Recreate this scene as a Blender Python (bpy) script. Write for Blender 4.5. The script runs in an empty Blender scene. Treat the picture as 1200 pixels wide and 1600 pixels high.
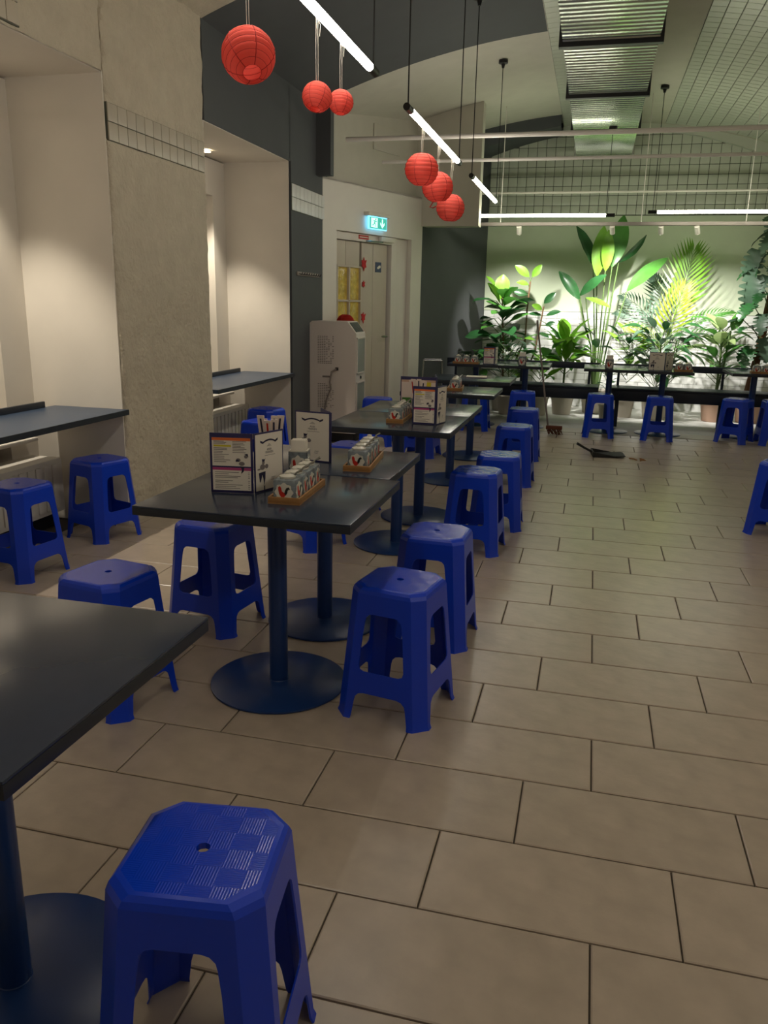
import bpy, bmesh, math, random
from mathutils import Vector, Matrix, Euler, noise
R = random.Random(7)
S = bpy.context.scene
COL = S.collection
PI = math.pi

# ------------------------------------------------------------------ camera
F_PX, YAW, PITCH, ROLL, CAM_H = 1242.79, -.2455, .2569, .0208, 1.4007
cam_d = bpy.data.cameras.new('camera')
cam = bpy.data.objects.new('camera', cam_d)
COL.objects.link(cam)
fw = Vector((math.sin(YAW) * math.cos(PITCH), math.cos(YAW) * math.cos(PITCH), -math.sin(PITCH)))
rt = Vector((math.cos(YAW), -math.sin(YAW), 0))
up = rt.cross(fw)
rt2 = math.cos(ROLL) * rt + math.sin(ROLL) * up
up2 = -math.sin(ROLL) * rt + math.cos(ROLL) * up
cam.matrix_world = Matrix(((rt2.x, up2.x, -fw.x, 0), (rt2.y, up2.y, -fw.y, 0), (rt2.z, up2.z, -fw.z, CAM_H), (0, 0, 0, 1)))
cam_d.sensor_fit = 'VERTICAL'
cam_d.sensor_height = 36
cam_d.lens = F_PX / 1600 * 36
cam_d.clip_start = .02
S.camera = cam

# ------------------------------------------------------------------ world, exposure, lights
W = bpy.data.worlds.new('world')
S.world = W
W.use_nodes = True
W.node_tree.nodes['Background'].inputs[0].default_value = (.9, .85, .75, 1)
W.node_tree.nodes['Background'].inputs[1].default_value = 0.0
S.view_settings.view_transform = 'Standard'
S.view_settings.look = 'None'
S.view_settings.gamma = 1
S.view_settings.use_curve_mapping = False
S.view_settings.exposure = 0.0
TUBE_STRENGTH = 34.0       # the linear lamps' own light
BACK_TUBE_STRENGTH = 34.0
NICHE_WATTS = 120.0         # warm downlights in the two window niches
PLANT_WATTS = 215.0        # spots on the track above the plants


def lin(c):
    c = c / 255
    return c / 12.92 if c <= .04045 else ((c + .055) / 1.055) ** 2.4


def rgb(r, g, b):
    return (lin(r), lin(g), lin(b), 1)


# ------------------------------------------------------------------ materials
def mat(name, col, rough=.5, metal=0., spec=.5, bump=0., bscale=40., var=0., vscale=6., detail=4., emit=None, estr=0.,
        rnd=0., trans=0.):
    m = bpy.data.materials.new(name)
    m.use_nodes = True
    nt = m.node_tree
    b = nt.nodes['Principled BSDF']
    c = rgb(*col)
    b.inputs['Base Color'].default_value = c
    b.inputs['Roughness'].default_value = rough
    b.inputs['Metallic'].default_value = metal
    b.inputs['Specular IOR Level'].default_value = spec
    L = nt.links
    if var or bump or rnd:
        tc = nt.nodes.new('ShaderNodeTexCoord')
    if var or rnd:
        mul = nt.nodes.new('ShaderNodeMixRGB')
        mul.blend_type = 'MULTIPLY'
        mul.inputs[0].default_value = 1
        mul.inputs[1].default_value = c
        val = None
        if var:
            n = nt.nodes.new('ShaderNodeTexNoise')
            n.inputs['Scale'].default_value = vscale
            n.inputs['Detail'].default_value = detail
            L.new(tc.outputs['Object'], n.inputs['Vector'])
            mr = nt.nodes.new('ShaderNodeMapRange')
            mr.inputs[1].default_value = .3
            mr.inputs[2].default_value = .7
            mr.inputs[3].default_value = 1 - var
            mr.inputs[4].default_value = 1 + var
            L.new(n.outputs['Fac'], mr.inputs[0])
            val = mr.outputs[0]
        if rnd:
            oi = nt.nodes.new('ShaderNodeObjectInfo')
            mr2 = nt.nodes.new('ShaderNodeMapRange')
            mr2.inputs[3].default_value = 1 - rnd
            mr2.inputs[4].default_value = 1 + rnd
            L.new(oi.outputs['Random'], mr2.inputs[0])
            if val is None:
                val = mr2.outputs[0]
            else:
                mm = nt.nodes.new('ShaderNodeMath')
                mm.operation = 'MULTIPLY'
                L.new(val, mm.inputs[0])
                L.new(mr2.outputs[0], mm.inputs[1])
                val = mm.outputs[0]
        cb = nt.nodes.new('ShaderNodeCombineColor')
        for i in range(3):
            L.new(val, cb.inputs[i])
        L.new(cb.outputs[0], mul.inputs[2])
        L.new(mul.outputs[0], b.inputs['Base Color'])
    if bump:
        n2 = nt.nodes.new('ShaderNodeTexNoise')
        n2.inputs['Scale'].default_value = bscale
        n2.inputs['Detail'].default_value = detail
        L.new(tc.outputs['Object'], n2.inputs['Vector'])
        bp = nt.nodes.new('ShaderNodeBump')
        bp.inputs['Strength'].default_value = bump
        bp.inputs['Distance'].default_value = .02
        L.new(n2.outputs['Fac'], bp.inputs['Height'])
        L.new(bp.outputs[0], b.inputs['Normal'])
    if emit:
        b.inputs['Emission Color'].default_value = rgb(*emit)
        b.inputs['Emission Strength'].default_value = estr
    if trans:
        out = nt.nodes['Material Output']
        t = nt.nodes.new('ShaderNodeBsdfTranslucent')
        t.inputs[0].default_value = c
        mx = nt.nodes.new('ShaderNodeMixShader')
        mx.inputs[0].default_value = trans
        L.new(b.outputs[0], mx.inputs[1])
        L.new(t.outputs[0], mx.inputs[2])
        L.new(mx.outputs[0], out.inputs[0])
    return m


M = {}
M['tile'] = mat('floor_tile', (172, 157, 141), .29, spec=.45, var=.11, vscale=9, bump=.05, bscale=30, rnd=.05, detail=8)
M['grout'] = mat('grout', (92, 84, 74), .9)
M['cream'] = mat('smooth_plaster', (214, 207, 196), .85, spec=.2, var=.03, vscale=3)
M['rough'] = mat('rough_plaster', (190, 180, 161), .95, spec=.1, var=.06, vscale=10, bump=.9, bscale=28, detail=8)
M['dark'] = mat('dark_grey_paint', (82, 84, 86), .75, spec=.3, var=.03)
M['vault'] = mat('vault_plaster', (196, 192, 178), .85, spec=.2, var=.03)
M['green'] = mat('pale_green_paint', (201, 210, 185), .8, spec=.2, var=.02)
M['walltile'] = mat('wall_tile', (190, 194, 178), .3, spec=.5, rnd=.04)
M['whitetile'] = mat('white_wall_tile', (214, 214, 210), .3, spec=.5, rnd=.05)
M['striptile'] = mat('strip_tile', (178, 168, 150), .4, rnd=.05)
M['wgrout'] = mat('dark_wall_grout', (84, 87, 76), .9)
M['blue'] = mat('blue_plastic', (0, 56, 196), .34, spec=.5)
M['navy'] = mat('navy_steel', (24, 54, 108), .32, spec=.5, var=.04)
M['top'] = mat('dark_laminate', (46, 55, 72), .19, spec=.5, var=.05, vscale=14)
M['edge'] = mat('laminate_edge', (30, 36, 46), .45)
M['counter'] = mat('blue_counter_laminate', (50, 66, 88), .38, spec=.5, var=.04)
M['white'] = mat('white_paint', (222, 216, 206), .5, var=.02)
M['door'] = mat('door_paint', (196, 184, 168), .5, var=.03)
M['black'] = mat('black_plastic', (18, 18, 20), .5)
M['rubber'] = mat('black_rubber', (14, 14, 14), .8)
M['steel'] = mat('steel', (170, 172, 170), .25, metal=1)
M['zinc'] = mat('galvanised_sheet', (196, 200, 192), .22, metal=.9, var=.05, vscale=5)
M['wood'] = mat('bamboo', (156, 112, 64), .5, var=.12, vscale=30)
M['ceramic'] = mat('white_ceramic', (212, 208, 196), .18, spec=.6)
M['ceramicblue'] = mat('blue_grey_glaze', (124, 132, 138), .2, var=.25, vscale=60)
M['paper'] = mat('paper', (226, 218, 206), .8)
M['pinkpaper'] = mat('sleeve_paper', (222, 205, 196), .8)
M['menublue'] = mat('menu_frame', (38, 34, 84), .5)
M['ink'] = mat('ink', (30, 28, 60), .7)
M['greyink'] = mat('grey_ink', (120, 112, 112), .8)
M['orange'] = mat('orange_ink', (226, 112, 52), .7)
M['yellow'] = mat('yellow_ink', (206, 190, 40), .7)
M['pink'] = mat('pink_ink', (176, 66, 120), .7)
M['redink'] = mat('red_glaze', (186, 40, 26), .35)
M['lantern'] = mat('red_lantern_paper', (246, 112, 100), .85, spec=.1, trans=.35)
M['lanterndim'] = mat('dimly_lit_lantern_paper', (168, 44, 34), .85, spec=.1, trans=.3)  # same red paper, darkened to imitate the dimmer light at the door
M['lanternrib'] = mat('red_lantern_wire', (176, 34, 36), .8)
M['red'] = mat('red_paper_cut', (190, 30, 36), .7)
M['string'] = mat('white_string', (210, 204, 190), .9)
M['tube'] = mat('tube_light', (255, 255, 255), .5, emit=(255, 248, 234), estr=TUBE_STRENGTH)
M['tubeb'] = mat('tube_light_back', (255, 255, 255), .5, emit=(250, 250, 226), estr=BACK_TUBE_STRENGTH)
M['lens'] = mat('downlight_lens', (255, 255, 255), .5, emit=(255, 236, 200), estr=25)
M['lensw'] = mat('spot_lens', (255, 255, 255), .5, emit=(255, 250, 235), estr=25)
M['exitgreen'] = mat('exit_green', (10, 150, 130), .4, emit=(16, 178, 158), estr=.8)
M['exitwhite'] = mat('exit_white', (230, 255, 250), .4, emit=(200, 255, 244), estr=1.0)
M['exitedge'] = mat('exit_acrylic', (190, 230, 255), .3, emit=(120, 215, 255), estr=1.5)
M['amber'] = mat('amber_glass', (160, 138, 66), .16, spec=.6, var=.45, vscale=16, bump=.8, bscale=14,
                 emit=(190, 158, 62), estr=.14)  # faint emission stands in for light from behind the panes
M['acwhite'] = mat('appliance_white', (208, 198, 190), .45)
M['filter'] = mat('filter_mesh', (138, 142, 134), .35, spec=.6)
M['vent'] = mat('vent_slot', (70, 64, 60), .8)
M['screen'] = mat('dark_screen', (48, 56, 60), .2)
M['cable'] = mat('grey_cable', (128, 118, 112), .6)
M['bluesign'] = mat('blue_sign', (52, 62, 100), .5)
M['bench'] = mat('bench_navy', (24, 34, 52), .42, spec=.5)
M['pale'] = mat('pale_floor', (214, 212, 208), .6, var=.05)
M['strip'] = mat('pale_strip', (214, 206, 196), .5)
M['greyf'] = mat('grey_floor', (130, 126, 120), .6, var=.05)
M['pot'] = mat('white_pot', (206, 196, 182), .6)
M['potpink'] = mat('terracotta_pale_pot', (200, 164, 142), .7)
M['soil'] = mat('soil', (50, 38, 28), 1, bump=.8, bscale=60)
M['stem'] = mat('green_stem', (86, 110, 60), .6)
M['bark'] = mat('brown_bark', (104, 80, 56), .9, bump=.6, bscale=60)
M['moss'] = mat('moss_pole_fibre', (112, 76, 50), 1, bump=.9, bscale=80)
M['bristle'] = mat('brown_bristle', (96, 52, 36), .95)
M['crumb'] = mat('brown_crumb', (150, 108, 66), .9)


def leafmat(name, col, rough=.35, stripe=None, trans=.25):
    m = mat(name, col, rough, spec=.5, var=.14, vscale=14, rnd=.16, trans=trans)
    return m


M['leafdark'] = leafmat('dark_glossy_leaf', (40, 84, 44), .28, trans=.15)
M['leafmid'] = leafmat('mid_green_leaf', (72, 126, 52), .35)
M['leaflight'] = leafmat('light_green_leaf', (112, 162, 50), .4, trans=.3)
M['leafgrey'] = leafmat('grey_green_leaf', (84, 110, 90), .4)
M['leafyellow'] = leafmat('yellow_green_leaf', (140, 160, 40), .45, trans=.3)
M['leafvar'] = leafmat('variegated_leaf', (168, 190, 128), .35)


# ------------------------------------------------------------------ mesh builder
class MB:
    def __init__(s):
        s.v = []
        s.f = []
        s.m = []
        s.cur = 0

    def add(s, verts, faces):
        o = len(s.v)
        s.v += [tuple(v) for v in verts]
        for f in faces:
            s.f.append([i + o for i in f])
            s.m.append(s.cur)
        return s

    def box(s, x0, x1, y0, y1, z0, z1, bev=0):
        if bev <= 0:
            vs = [(x, y, z) for z in (z0, z1) for y in (y0, y1) for x in (x0, x1)]
            return s.add(vs, [(0, 2, 3, 1), (4, 5, 7, 6), (0, 1, 5, 4), (2, 6, 7, 3), (0, 4, 6, 2), (1, 3, 7, 5)])
        b = min(bev, (x1 - x0) * .45, (y1 - y0) * .45, (z1 - z0) * .45)
        bm = bmesh.new()
        bmesh.ops.create_cube(bm, size=1)
        for v in bm.verts:
            v.co = Vector(((x0 + x1) / 2 + v.co.x * (x1 - x0), (y0 + y1) / 2 + v.co.y * (y1 - y0), (z0 + z1) / 2 + v.co.z * (z1 - z0)))
        bmesh.ops.bevel(bm, geom=bm.edges[:], offset=b, segments=2, affect='EDGES', profile=.6)
        return s.bm(bm)

    def bm(s, bm):
        bm.verts.index_update()
        s.add([v.co[:] for v in bm.verts], [[v.index for v in f.verts] for f in bm.faces])
        bm.free()
        return s

    def tube(s, pts, r, n=8, cap=True):
        pts = [Vector(p) for p in pts]
        rs = r if isinstance(r, (list, tuple)) else [r] * len(pts)
        vs = []
        ref = None
        for i, p in enumerate(pts):
            d = (pts[min(i + 1, len(pts) - 1)] - pts[max(i - 1, 0)]).normalized()
            if ref is None:
                ref = Vector((0, 0, 1)) if abs(d.z) < .9 else Vector((1, 0, 0))
            a = d.cross(ref).normalized()
            b = a.cross(d).normalized()
            ref = b
            for k in range(n):
                t = 2 * PI * k / n
                vs.append(p + rs[i] * (math.cos(t) * a + math.sin(t) * b))
        fs = []
        for i in range(len(pts) - 1):
            for k in range(n):
                k2 = (k + 1) % n
                fs.append((i * n + k, i * n + k2, (i + 1) * n + k2, (i + 1) * n + k))
        if cap:
            fs.append(tuple(range(n)))
            fs.append(tuple(reversed(range((len(pts) - 1) * n, len(pts) * n))))
        return s.add(vs, fs)

    def lathe(s, prof, n=24, c=(0, 0, 0), capb=True, capt=True):
        vs = []
        for r, z in prof:
            for k in range(n):
                t = 2 * PI * k / n
                vs.append((c[0] + r * math.cos(t), c[1] + r * math.sin(t), c[2] + z))
        fs = []
        for i in range(len(prof) - 1):
            for k in range(n):
                k2 = (k + 1) % n
                fs.append((i * n + k, i * n + k2, (i + 1) * n + k2, (i + 1) * n + k))
        if capb:
            fs.append(tuple(reversed(range(n))))
        if capt:
            fs.append(tuple(range((len(prof) - 1) * n, len(prof) * n)))
        return s.add(vs, fs)

    def prism(s, poly, a, b, axis='y'):
        """polygon in the plane across `axis`, extruded from a to b."""
        n = len(poly)

        def P(p, t):
            return {'y': (p[0], t, p[1]), 'x': (t, p[0], p[1]), 'z': (p[0], p[1], t)}[axis]
        vs = [P(p, a) for p in poly] + [P(p, b) for p in poly]
        fs = [tuple(range(n)), tuple(reversed(range(n, 2 * n)))]
        fs += [(i, i + n, (i + 1) % n + n, (i + 1) % n) for i in range(n)]
        return s.add(vs, fs)

    def data(s, name, mats, smooth=35, fixn=True):
        me = bpy.data.meshes.new(name)
        me.from_pydata(s.v, [], s.f)
        for m in (mats if isinstance(mats, (list, tuple)) else [mats]):
            me.materials.append(m)
        if len(set(s.m)) > 1:
            me.polygons.foreach_set('material_index', s.m)
        if fixn:
            bm = bmesh.new()
            bm.from_mesh(me)
            bmesh.ops.recalc_face_normals(bm, faces=bm.faces[:])
            bm.to_mesh(me)
            bm.free()
        if smooth:
            me.polygons.foreach_set('use_smooth', [True] * len(me.polygons))
            me.set_sharp_from_angle(angle=math.radians(smooth))
        me.update()
        return me

    def build(s, name, mats, parent=None, smooth=35, fixn=True):
        return obj(name, s.data(name, mats, smooth, fixn), parent)


def obj(name, data, parent=None, loc=None, rot=None):
    o = bpy.data.objects.new(name, data)
    COL.objects.link(o)
    if parent:
        o.parent = parent
    if loc is not None:
        o.location = loc
    if rot is not None:
        o.rotation_euler = rot
    return o


def tag(o, label=None, cat=None, group=None, kind=None):
    if label:
        o['label'] = label
    if cat:
        o['category'] = cat
    if group:
        o['group'] = group
    if kind:
        o['kind'] = kind
    return o


def thing(name, label, cat, loc=(0, 0, 0), rz=0., group=None):
    o = bpy.data.objects.new(name, None)
    o.empty_display_size = .05
    COL.objects.link(o)
    o.location = loc
    o.rotation_euler = (0, 0, rz)
    return tag(o, label, cat, group)


def copy_tree(o, parent=None):
    c = o.copy()
    COL.objects.link(c)
    c.parent = parent
    for ch in list(o.children):
        copy_tree(ch, c)
    return c


def struct(name, mb, m, parent=None, smooth=35):
    o = mb.build(name, m, parent, smooth)
    if parent is None:
        tag(o, kind='structure')
    return o


def sempty(name, loc=(0, 0, 0), rz=0.):
    o = bpy.data.objects.new(name, None)
    COL.objects.link(o)
    o.location = loc
    o.rotation_euler = (0, 0, rz)
    return tag(o, kind='structure')


def text_mesh(body, size, m, parent, loc, rot, name='lettering', align='CENTER', sx=1.):
    cu = bpy.data.curves.new(name, 'FONT')
    cu.body = body
    cu.size = size
    cu.align_x = align
    cu.resolution_u = 2
    tmp = bpy.data.objects.new('tmp', cu)
    COL.objects.link(tmp)
    dg = bpy.context.evaluated_depsgraph_get()
    me = bpy.data.meshes.new_from_object(tmp.evaluated_get(dg))
    bpy.data.objects.remove(tmp)
    me.materials.clear()
    me.materials.append(m)
    o = obj(name, me, parent, loc, rot)
    o.scale = (sx, 1, 1)
    return o


XW = -2.75          # face of the left wall
YB = 12.0           # face of the back wall


def zc(x):          # underside of the barrel vault
    return 3.78 - .073 * (x + .05) ** 2


def ze(x):          # lower arch in front of the end wall
    return 3.70 - .105 * (x - .12) ** 2


# ------------------------------------------------------------------ floor with real tiles
TL, TW, G = .604, .304, .005
X0, Y0 = -.291, 1.583
fl = MB()
fl.box(-4.2, 3.6, -2.2, 9.36, -.12, -.008)
floor = struct('floor', fl, M['grout'])
tile_cache = {}


def tile_mesh(w, d):
    k = (round(w, 3), round(d, 3))
    if k not in tile_cache:
        b = .0035
        vs = [(0, 0, 0), (w, 0, 0), (w, d, 0), (0, d, 0), (0, 0, .006), (w, 0, .006), (w, d, .006), (0, d, .006),
              (b, b, .008), (w - b, b, .008), (w - b, d - b, .008), (b, d - b, .008)]
        fs = [(8, 9, 10, 11)]
        for a in (0, 4):
            fs += [(a + i, a + (i + 1) % 4, a + 4 + (i + 1) % 4, a + 4 + i) for i in range(4)]
        mb = MB().add(vs, fs)
        tile_cache[k] = mb.data('tile', M['tile'], smooth=0)
    return tile_cache[k]


far = MB()
for r in range(-12, 26):
    y0 = Y0 + r * TW
    y1 = y0 + TW - G
    if y0 > 9.35:
        break
    y1 = min(y1, 9.355)
    k0 = int((-3.4 - X0) / TL) - 2
    for k in range(k0, k0 + 16):
        x0 = X0 + (k + (r % 3) / 3) * TL
        x1 = x0 + TL - G
        x0c, x1c = max(x0, -3.06), min(x1, 3.0)
        if x1c - x0c < .03:
            continue
        ctr = Vector(((x0c + x1c) / 2, (y0 + y1) / 2, 0))
        # seen by the camera?
        d = ctr - Vector((0, 0, CAM_H))
        dep = d.dot(fw)
        vis = dep > .2 and abs(d.dot(rt2) / dep * F_PX) < 600 + .45 * F_PX / dep and -d.dot(up2) / dep * F_PX < 800 + .3 * F_PX / dep
        if vis and y0 < 7.3:
            obj('tile', tile_mesh(x1c - x0c, y1 - y0), floor, (x0c, y0, -.008))
        else:
            b = .0035
            far.add([(x0c, y0, -.008), (x1c, y0, -.008), (x1c, y1, -.008), (x0c, y1, -.008),
                     (x0c + b, y0 + b, 0), (x1c - b, y0 + b, 0), (x1c - b, y1 - b, 0), (x0c + b, y1 - b, 0)],
                    [(4, 5, 6, 7)] + [(i, (i + 1) % 4, (i + 1) % 4 + 4, i + 4) for i in range(4)])
tag(far.build('tile_field', M['tile'], floor, smooth=0), kind='stuff')
struct('trim_1', MB().box(-2.6, 3.0, 9.36, 9.70, -.1, .004), M['strip'])  # pale band across the floor where the tiles end
struct('floor', MB().box(-2.6, 3.0, 9.70, 12.2, -.1, .0), M['pale'])

# ------------------------------------------------------------------ left wall: rough pillar, niches
def rough_slab(name, y0, y1, z0, z1, x_face, x_back, step=.03, amp=.015, flat=None):
    """Rough-trowelled plaster block: face towards +X, returns on both sides."""
    mb = MB()
    ny = max(2, int((y1 - y0) / step))
    nz = max(2, int((z1 - z0) / step))
    V = []
    for j in range(nz + 1):
        for i in range(-1, ny + 2):
            y = y0 + (y1 - y0) * min(max(i, 0), ny) / ny
            z = z0 + (z1 - z0) * j / nz
            p = Vector((x_face, y, z))
            a = noise.noise(p * 7) + .6 * noise.noise(p * 17) + .4 * noise.noise(p * 36)
            x = x_face + amp * a * .7
            if flat and flat[0] < z < flat[1]:
                x = x_face - .012
            if i in (0, ny):
                x -= .012
                y += (.010 + .008 * noise.noise(p * 19)) * (1 if i == 0 else -1)
            if i < 0 or i > ny:
                x = x_back
                y = y0 + .012 if i < 0 else y1 - .012
            V.append((x, y, z))
    n = ny + 3
    fs = [(j * n + i, j * n + i + 1, (j + 1) * n + i + 1, (j + 1) * n + i) for j in range(nz) for i in range(n - 1)]
    mb.add(V, fs)
    mb.add([(x_face - .02, y0, z0), (x_back, y0, z0), (x_back, y1, z0), (x_face - .02, y1, z0)], [(0, 1, 2, 3)])
    return mb


NZ = 2.62
pillar = struct('pillar', rough_slab('pillar', 4.35, 5.58, 0, 3.42, XW, -3.6, flat=(2.262, 2.468)), M['rough'], smooth=60)
struct('pillar', rough_slab('pillar', 1.45, 2.70, 0, 3.42, XW, -3.6, step=.06), M['rough'], smooth=60)
struct('wall_left', rough_slab('wall', 2.69, 4.36, NZ - .008, 3.42, XW, -3.6), M['rough'], smooth=60)
struct('wall_left', MB().box(-3.6, XW, -2.1, 1.45, 0, 3.42), M['cream'])

# exposed tile strips on the pillar
def tile_strip(parent, y0, y1, z0, rows, n, tz, x, m, single=True, skip=()):
    w = (y1 - y0) / n
    me = MB().box(-.004, .006, .0025, w - .0025, .0025, tz - .0025, .0015).data('tile', m)
    for r in range(rows):
        for i in range(n):
            obj('tile', me, parent, (x, y0 + i * w, z0 + r * tz))


sp = MB().box(XW - .02, XW - .002, 4.364, 5.546, 2.264, 2.466).build('grout_bed', M['wgrout'], pillar)
tile_strip(pillar, 4.362, 5.548, 2.265, 2, 12, .1, XW - .001, M['striptile'])
fr = sempty('trim_2', (0, 0, 0))
MB().box(XW - .02, XW + .008, 3.3, 3.655, 2.625, 2.83).build('grout_bed', M['wgrout'], fr)
tile_strip(fr, 3.3, 3.65, 2.628, 2, 4, .1, XW + .009, M['striptile'])

# niches
def niche(y0, y1, n):
    nd = .64
    xb = XW - nd
    wl = MB()
    # reveals on both sides, soffit, back wall with a deeper window recess
    wl.box(xb - .35, XW - .014, y1, y1 + .008, 0, NZ)
    wl.box(xb - .35, XW - .014, y0 - .008, y0, 0, NZ)
    wl.box(xb - .35, XW - .012, y0, y1, NZ - .01, NZ + .02)
    wl.box(xb - .06, xb, y0, y0 + .25, 0, NZ - .02)
    wl.box(xb - .06, xb, y1 - .25, y1, 0, NZ - .02)
    wl.box(xb - .06, xb, y0 + .25, y1 - .25, 2.3, NZ - .02)
    wl.box(xb - .06, xb, y0 + .25, y1 - .25, 0, .30)
    wl.box(xb - .36, xb - .33, y0, y1, 0, NZ)
    wl.box(xb - .33, xb - .06, y0 + .22, y0 + .25, .3, 2.3)
    wl.box(xb - .33, xb - .06, y1 - .25, y1 - .22, .3, 2.3)
    wl.box(xb - .33, xb - .06, y0 + .22, y1 - .22, .27, .30)
    wl.box(xb - .33, xb - .06, y0 + .22, y1 - .22, 2.3, 2.33)
    struct('wall_left', wl, M['cream'])
    wn = sempty('window_%d' % n)
    fr = MB()
    for (a, b, c, d) in ((y0 + .25, y1 - .25, .30, .38), (y0 + .25, y1 - .25, 2.22, 2.3), (y0 + .25, y0 + .32, .38, 2.22),
                         (y1 - .32, y1 - .25, .38, 2.22), ((y0 + y1) / 2 - .03, (y0 + y1) / 2 + .03, .38, 2.22), (y0 + .32, y1 - .32, .62, .68)):
        fr.box(xb - .20, xb - .14, a, b, c, d, .006)
    fr.build('window_frame', M['white'], wn)
    for (a, b) in ((y0 + .32, (y0 + y1) / 2 - .03), ((y0 + y1) / 2 + .03, y1 - .32)):
        for (c, d) in ((.38, .62), (.68, 2.22)):
            MB().box(xb - .18, xb - .165, a, b, c, d).build('pane', M['cream'], wn)
    MB().box(xb - .15, xb + .10, y0 + .1, y1 - .12, .525, .55, .008).build('window_sill', M['white'], wn)
    # radiator under the sill
    rd = thing('radiator', 'white ribbed radiator under the blue counter of the %s window niche' % ('near' if n == 1 else 'far'), 'radiator', (0, 0, 0))
    rb = MB().box(xb + .02, xb + .24, y0 + .06, y1 - .10, .09, .43, .012)
    rb.build('body', M['white'], rd)
    for i in range(int((y1 - y0 - .2) / .075)):
        MB().box(xb + .24, xb + .252, y0 + .09 + i * .075, y0 + .14 + i * .075, .12, .40, .005).build('rib', M['white'], rd)
    MB().box(xb + .04, xb + .2, y0 + .1, y1 - .14, 0, .09).build('base', M['black'], rd)
    # counter
    ct = thing('window_counter', 'blue laminate counter built into the %s window niche' % ('near' if n == 1 else 'far'), 'counter', (0, 0, 0))
    MB().box(XW - .49, XW + .03, y0 + .004, y1 - .004, .705, .737, .004).build('counter_top', [M['counter']], ct)
    MB().box(XW + .03, XW + .034, y0 + .004, y1 - .004, .704, .736).build('front_edge', M['edge'], ct)
    MB().box(XW - .49, XW - .47, y0 + .004, y1 - .12, .737, .775, .004).build('upstand', M['edge'], ct)
    # downlight
    dl = thing('niche_downlight', 'small bright recessed downlight in the ceiling of the %s window niche' % ('near' if n == 1 else 'far'), 'light', (XW - .50, (y0 + y1) / 2 + .2, NZ - .02))
    MB().lathe([(.036, -.006), (.045, -.004), (.045, 0), (.03, 0)], 20, capt=False, capb=False).build('ring', M['white'], dl)
    MB().lathe([(.034, -.004), (.034, -.002)], 20).build('lens', M['lens'], dl)
    ld = bpy.data.lights.new('niche_lamp', 'SPOT')
    ld.energy = NICHE_WATTS
    ld.color = (1, .90, .74)
    ld.spot_size = 1.32
    ld.spot_blend = .55
    ld.shadow_soft_size = .025
    obj('lamp', ld, dl, (0, 0, -.02))


niche(2.70, 4.35, 1)
niche(5.58, 7.23, 2)

# dark painted wall beyond and above the far niche
dk = MB()
dk.box(-3.6, XW, 5.57, 7.24, NZ - .005, 3.6)
dk.box(-3.6, XW, 7.26, 8.30, 0, 3.6)
dk.box(-3.6, XW, 7.23, 7.26, NZ, 3.6)
dk.box(XW, -2.60, 7.95, 8.05, 2.60, 3.6)
darkwall = struct('wall_left', dk, M['dark'])
MB().box(XW - .005, XW + .003, 7.262, 8.2, 2.202, 2.438).build('grout_bed', M['wgrout'], darkwall)
tile_strip(darkwall, 7.265, 8.2, 2.205, 2, 9, .115, XW + .004, M['whitetile'])
ra = thing('coat_rail', 'narrow metal coat rail with small hooks on the dark grey wall', 'coat rail', (XW, 7.38, 1.655))
MB().box(0, .012, 0, .64, -.018, .018, .003).build('rail', M['cable'], ra)
for i in range(9):
    MB().tube([(.012, .05 + i * .068, 0), (.035, .05 + i * .068, -.008), (.045, .05 + i * .068, .012)], .004, 6).build('hook', M['black'], ra)

# ------------------------------------------------------------------ oblique door wall
DX, DY = .354, .935
DA = math.atan2(DY, DX)
DP = (-2.75, 8.15, 0)
dwl = sempty('wall_left', DP, DA)      # local x along the wall, local -y towards the room
dw = MB()
dw.box(0, .23, 0, .22, 0, 2.62)
dw.box(.23, 1.66, 0, .22, 2.13, 2.62)
dw.box(1.66, 1.89, 0, .22, 0, 2.62)
dw.box(.23, 1.66, .2, .24, 0, 2.13)
dw.box(1.885, 1.89, .2, .5, 0, 2.62)
dw.box(-.1, 1.89, 0, .5, 2.60, 2.62)
dw.build('door_wall', M['white'], dwl)
uw = MB()
uw.box(.02, 1.99, .07, .3, 2.62, 3.85)
uw.box(.95, 1.45, .055, .07, 3.02, 3.28, .002)
uw.build('upper_wall', M['vault'], dwl)
# door
dr = sempty('door_1', DP, DA)
fm = MB()
fm.box(.23, .30, .05, .2, 0, 2.13, .004)
fm.box(1.32, 1.42, .05, .2, 0, 2.13, .004)
fm.box(.30, 1.32, .05, .2, 2.05, 2.13, .004)
fm.box(1.42, 1.66, .06, .2, 0, 2.13, .004)
fm.build('door_frame', M['white'], dr)
lf = MB()
px = [.315, .50, .755, 1.01, 1.285]
wz0, wz1, wx0, wx1 = 1.05, 1.79, .345, .79
for i in range(4):
    a, b = px[i] + .002, px[i + 1] - .002
    pb = MB()
    if i < 2:
        pb.box(a, b, .09, .13, .01, wz0, .004)
        pb.box(a, b, .09, .13, wz1, 2.045, .004)
        if i == 0:
            pb.box(a, wx0, .09, .13, wz0, wz1, .003)
    elif i == 2:
        pb.box(max(a, wx1), b, .09, .13, .01, 2.045, .004)
    else:
        pb.box(a, b, .09, .13, .01, 2.045, .004)
    pb.build('plank', M['door'], dr)
MB().box(.31, 1.29, .132, .15, .01, 2.045).build('door_backing', M['black'], dr)
wf = MB()
for (a, b, c, d) in ((wx0, wx0 + .02, wz0, wz1), (wx1 - .02, wx1, wz0, wz1), (wx0, wx1, wz0, wz0 + .03), (wx0, wx1, wz1 - .02, wz1),
                     (.556, .578, wz0, wz1), (wx0, wx1, 1.405, 1.427)):
    wf.box(a, b, .08, .128, c, d, .003)
wf.box(wx0, wx1 + .06, .07, .09, wz0 - .035, wz0, .003)
wf.build('window_bars', M['door'], dr)
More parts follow.
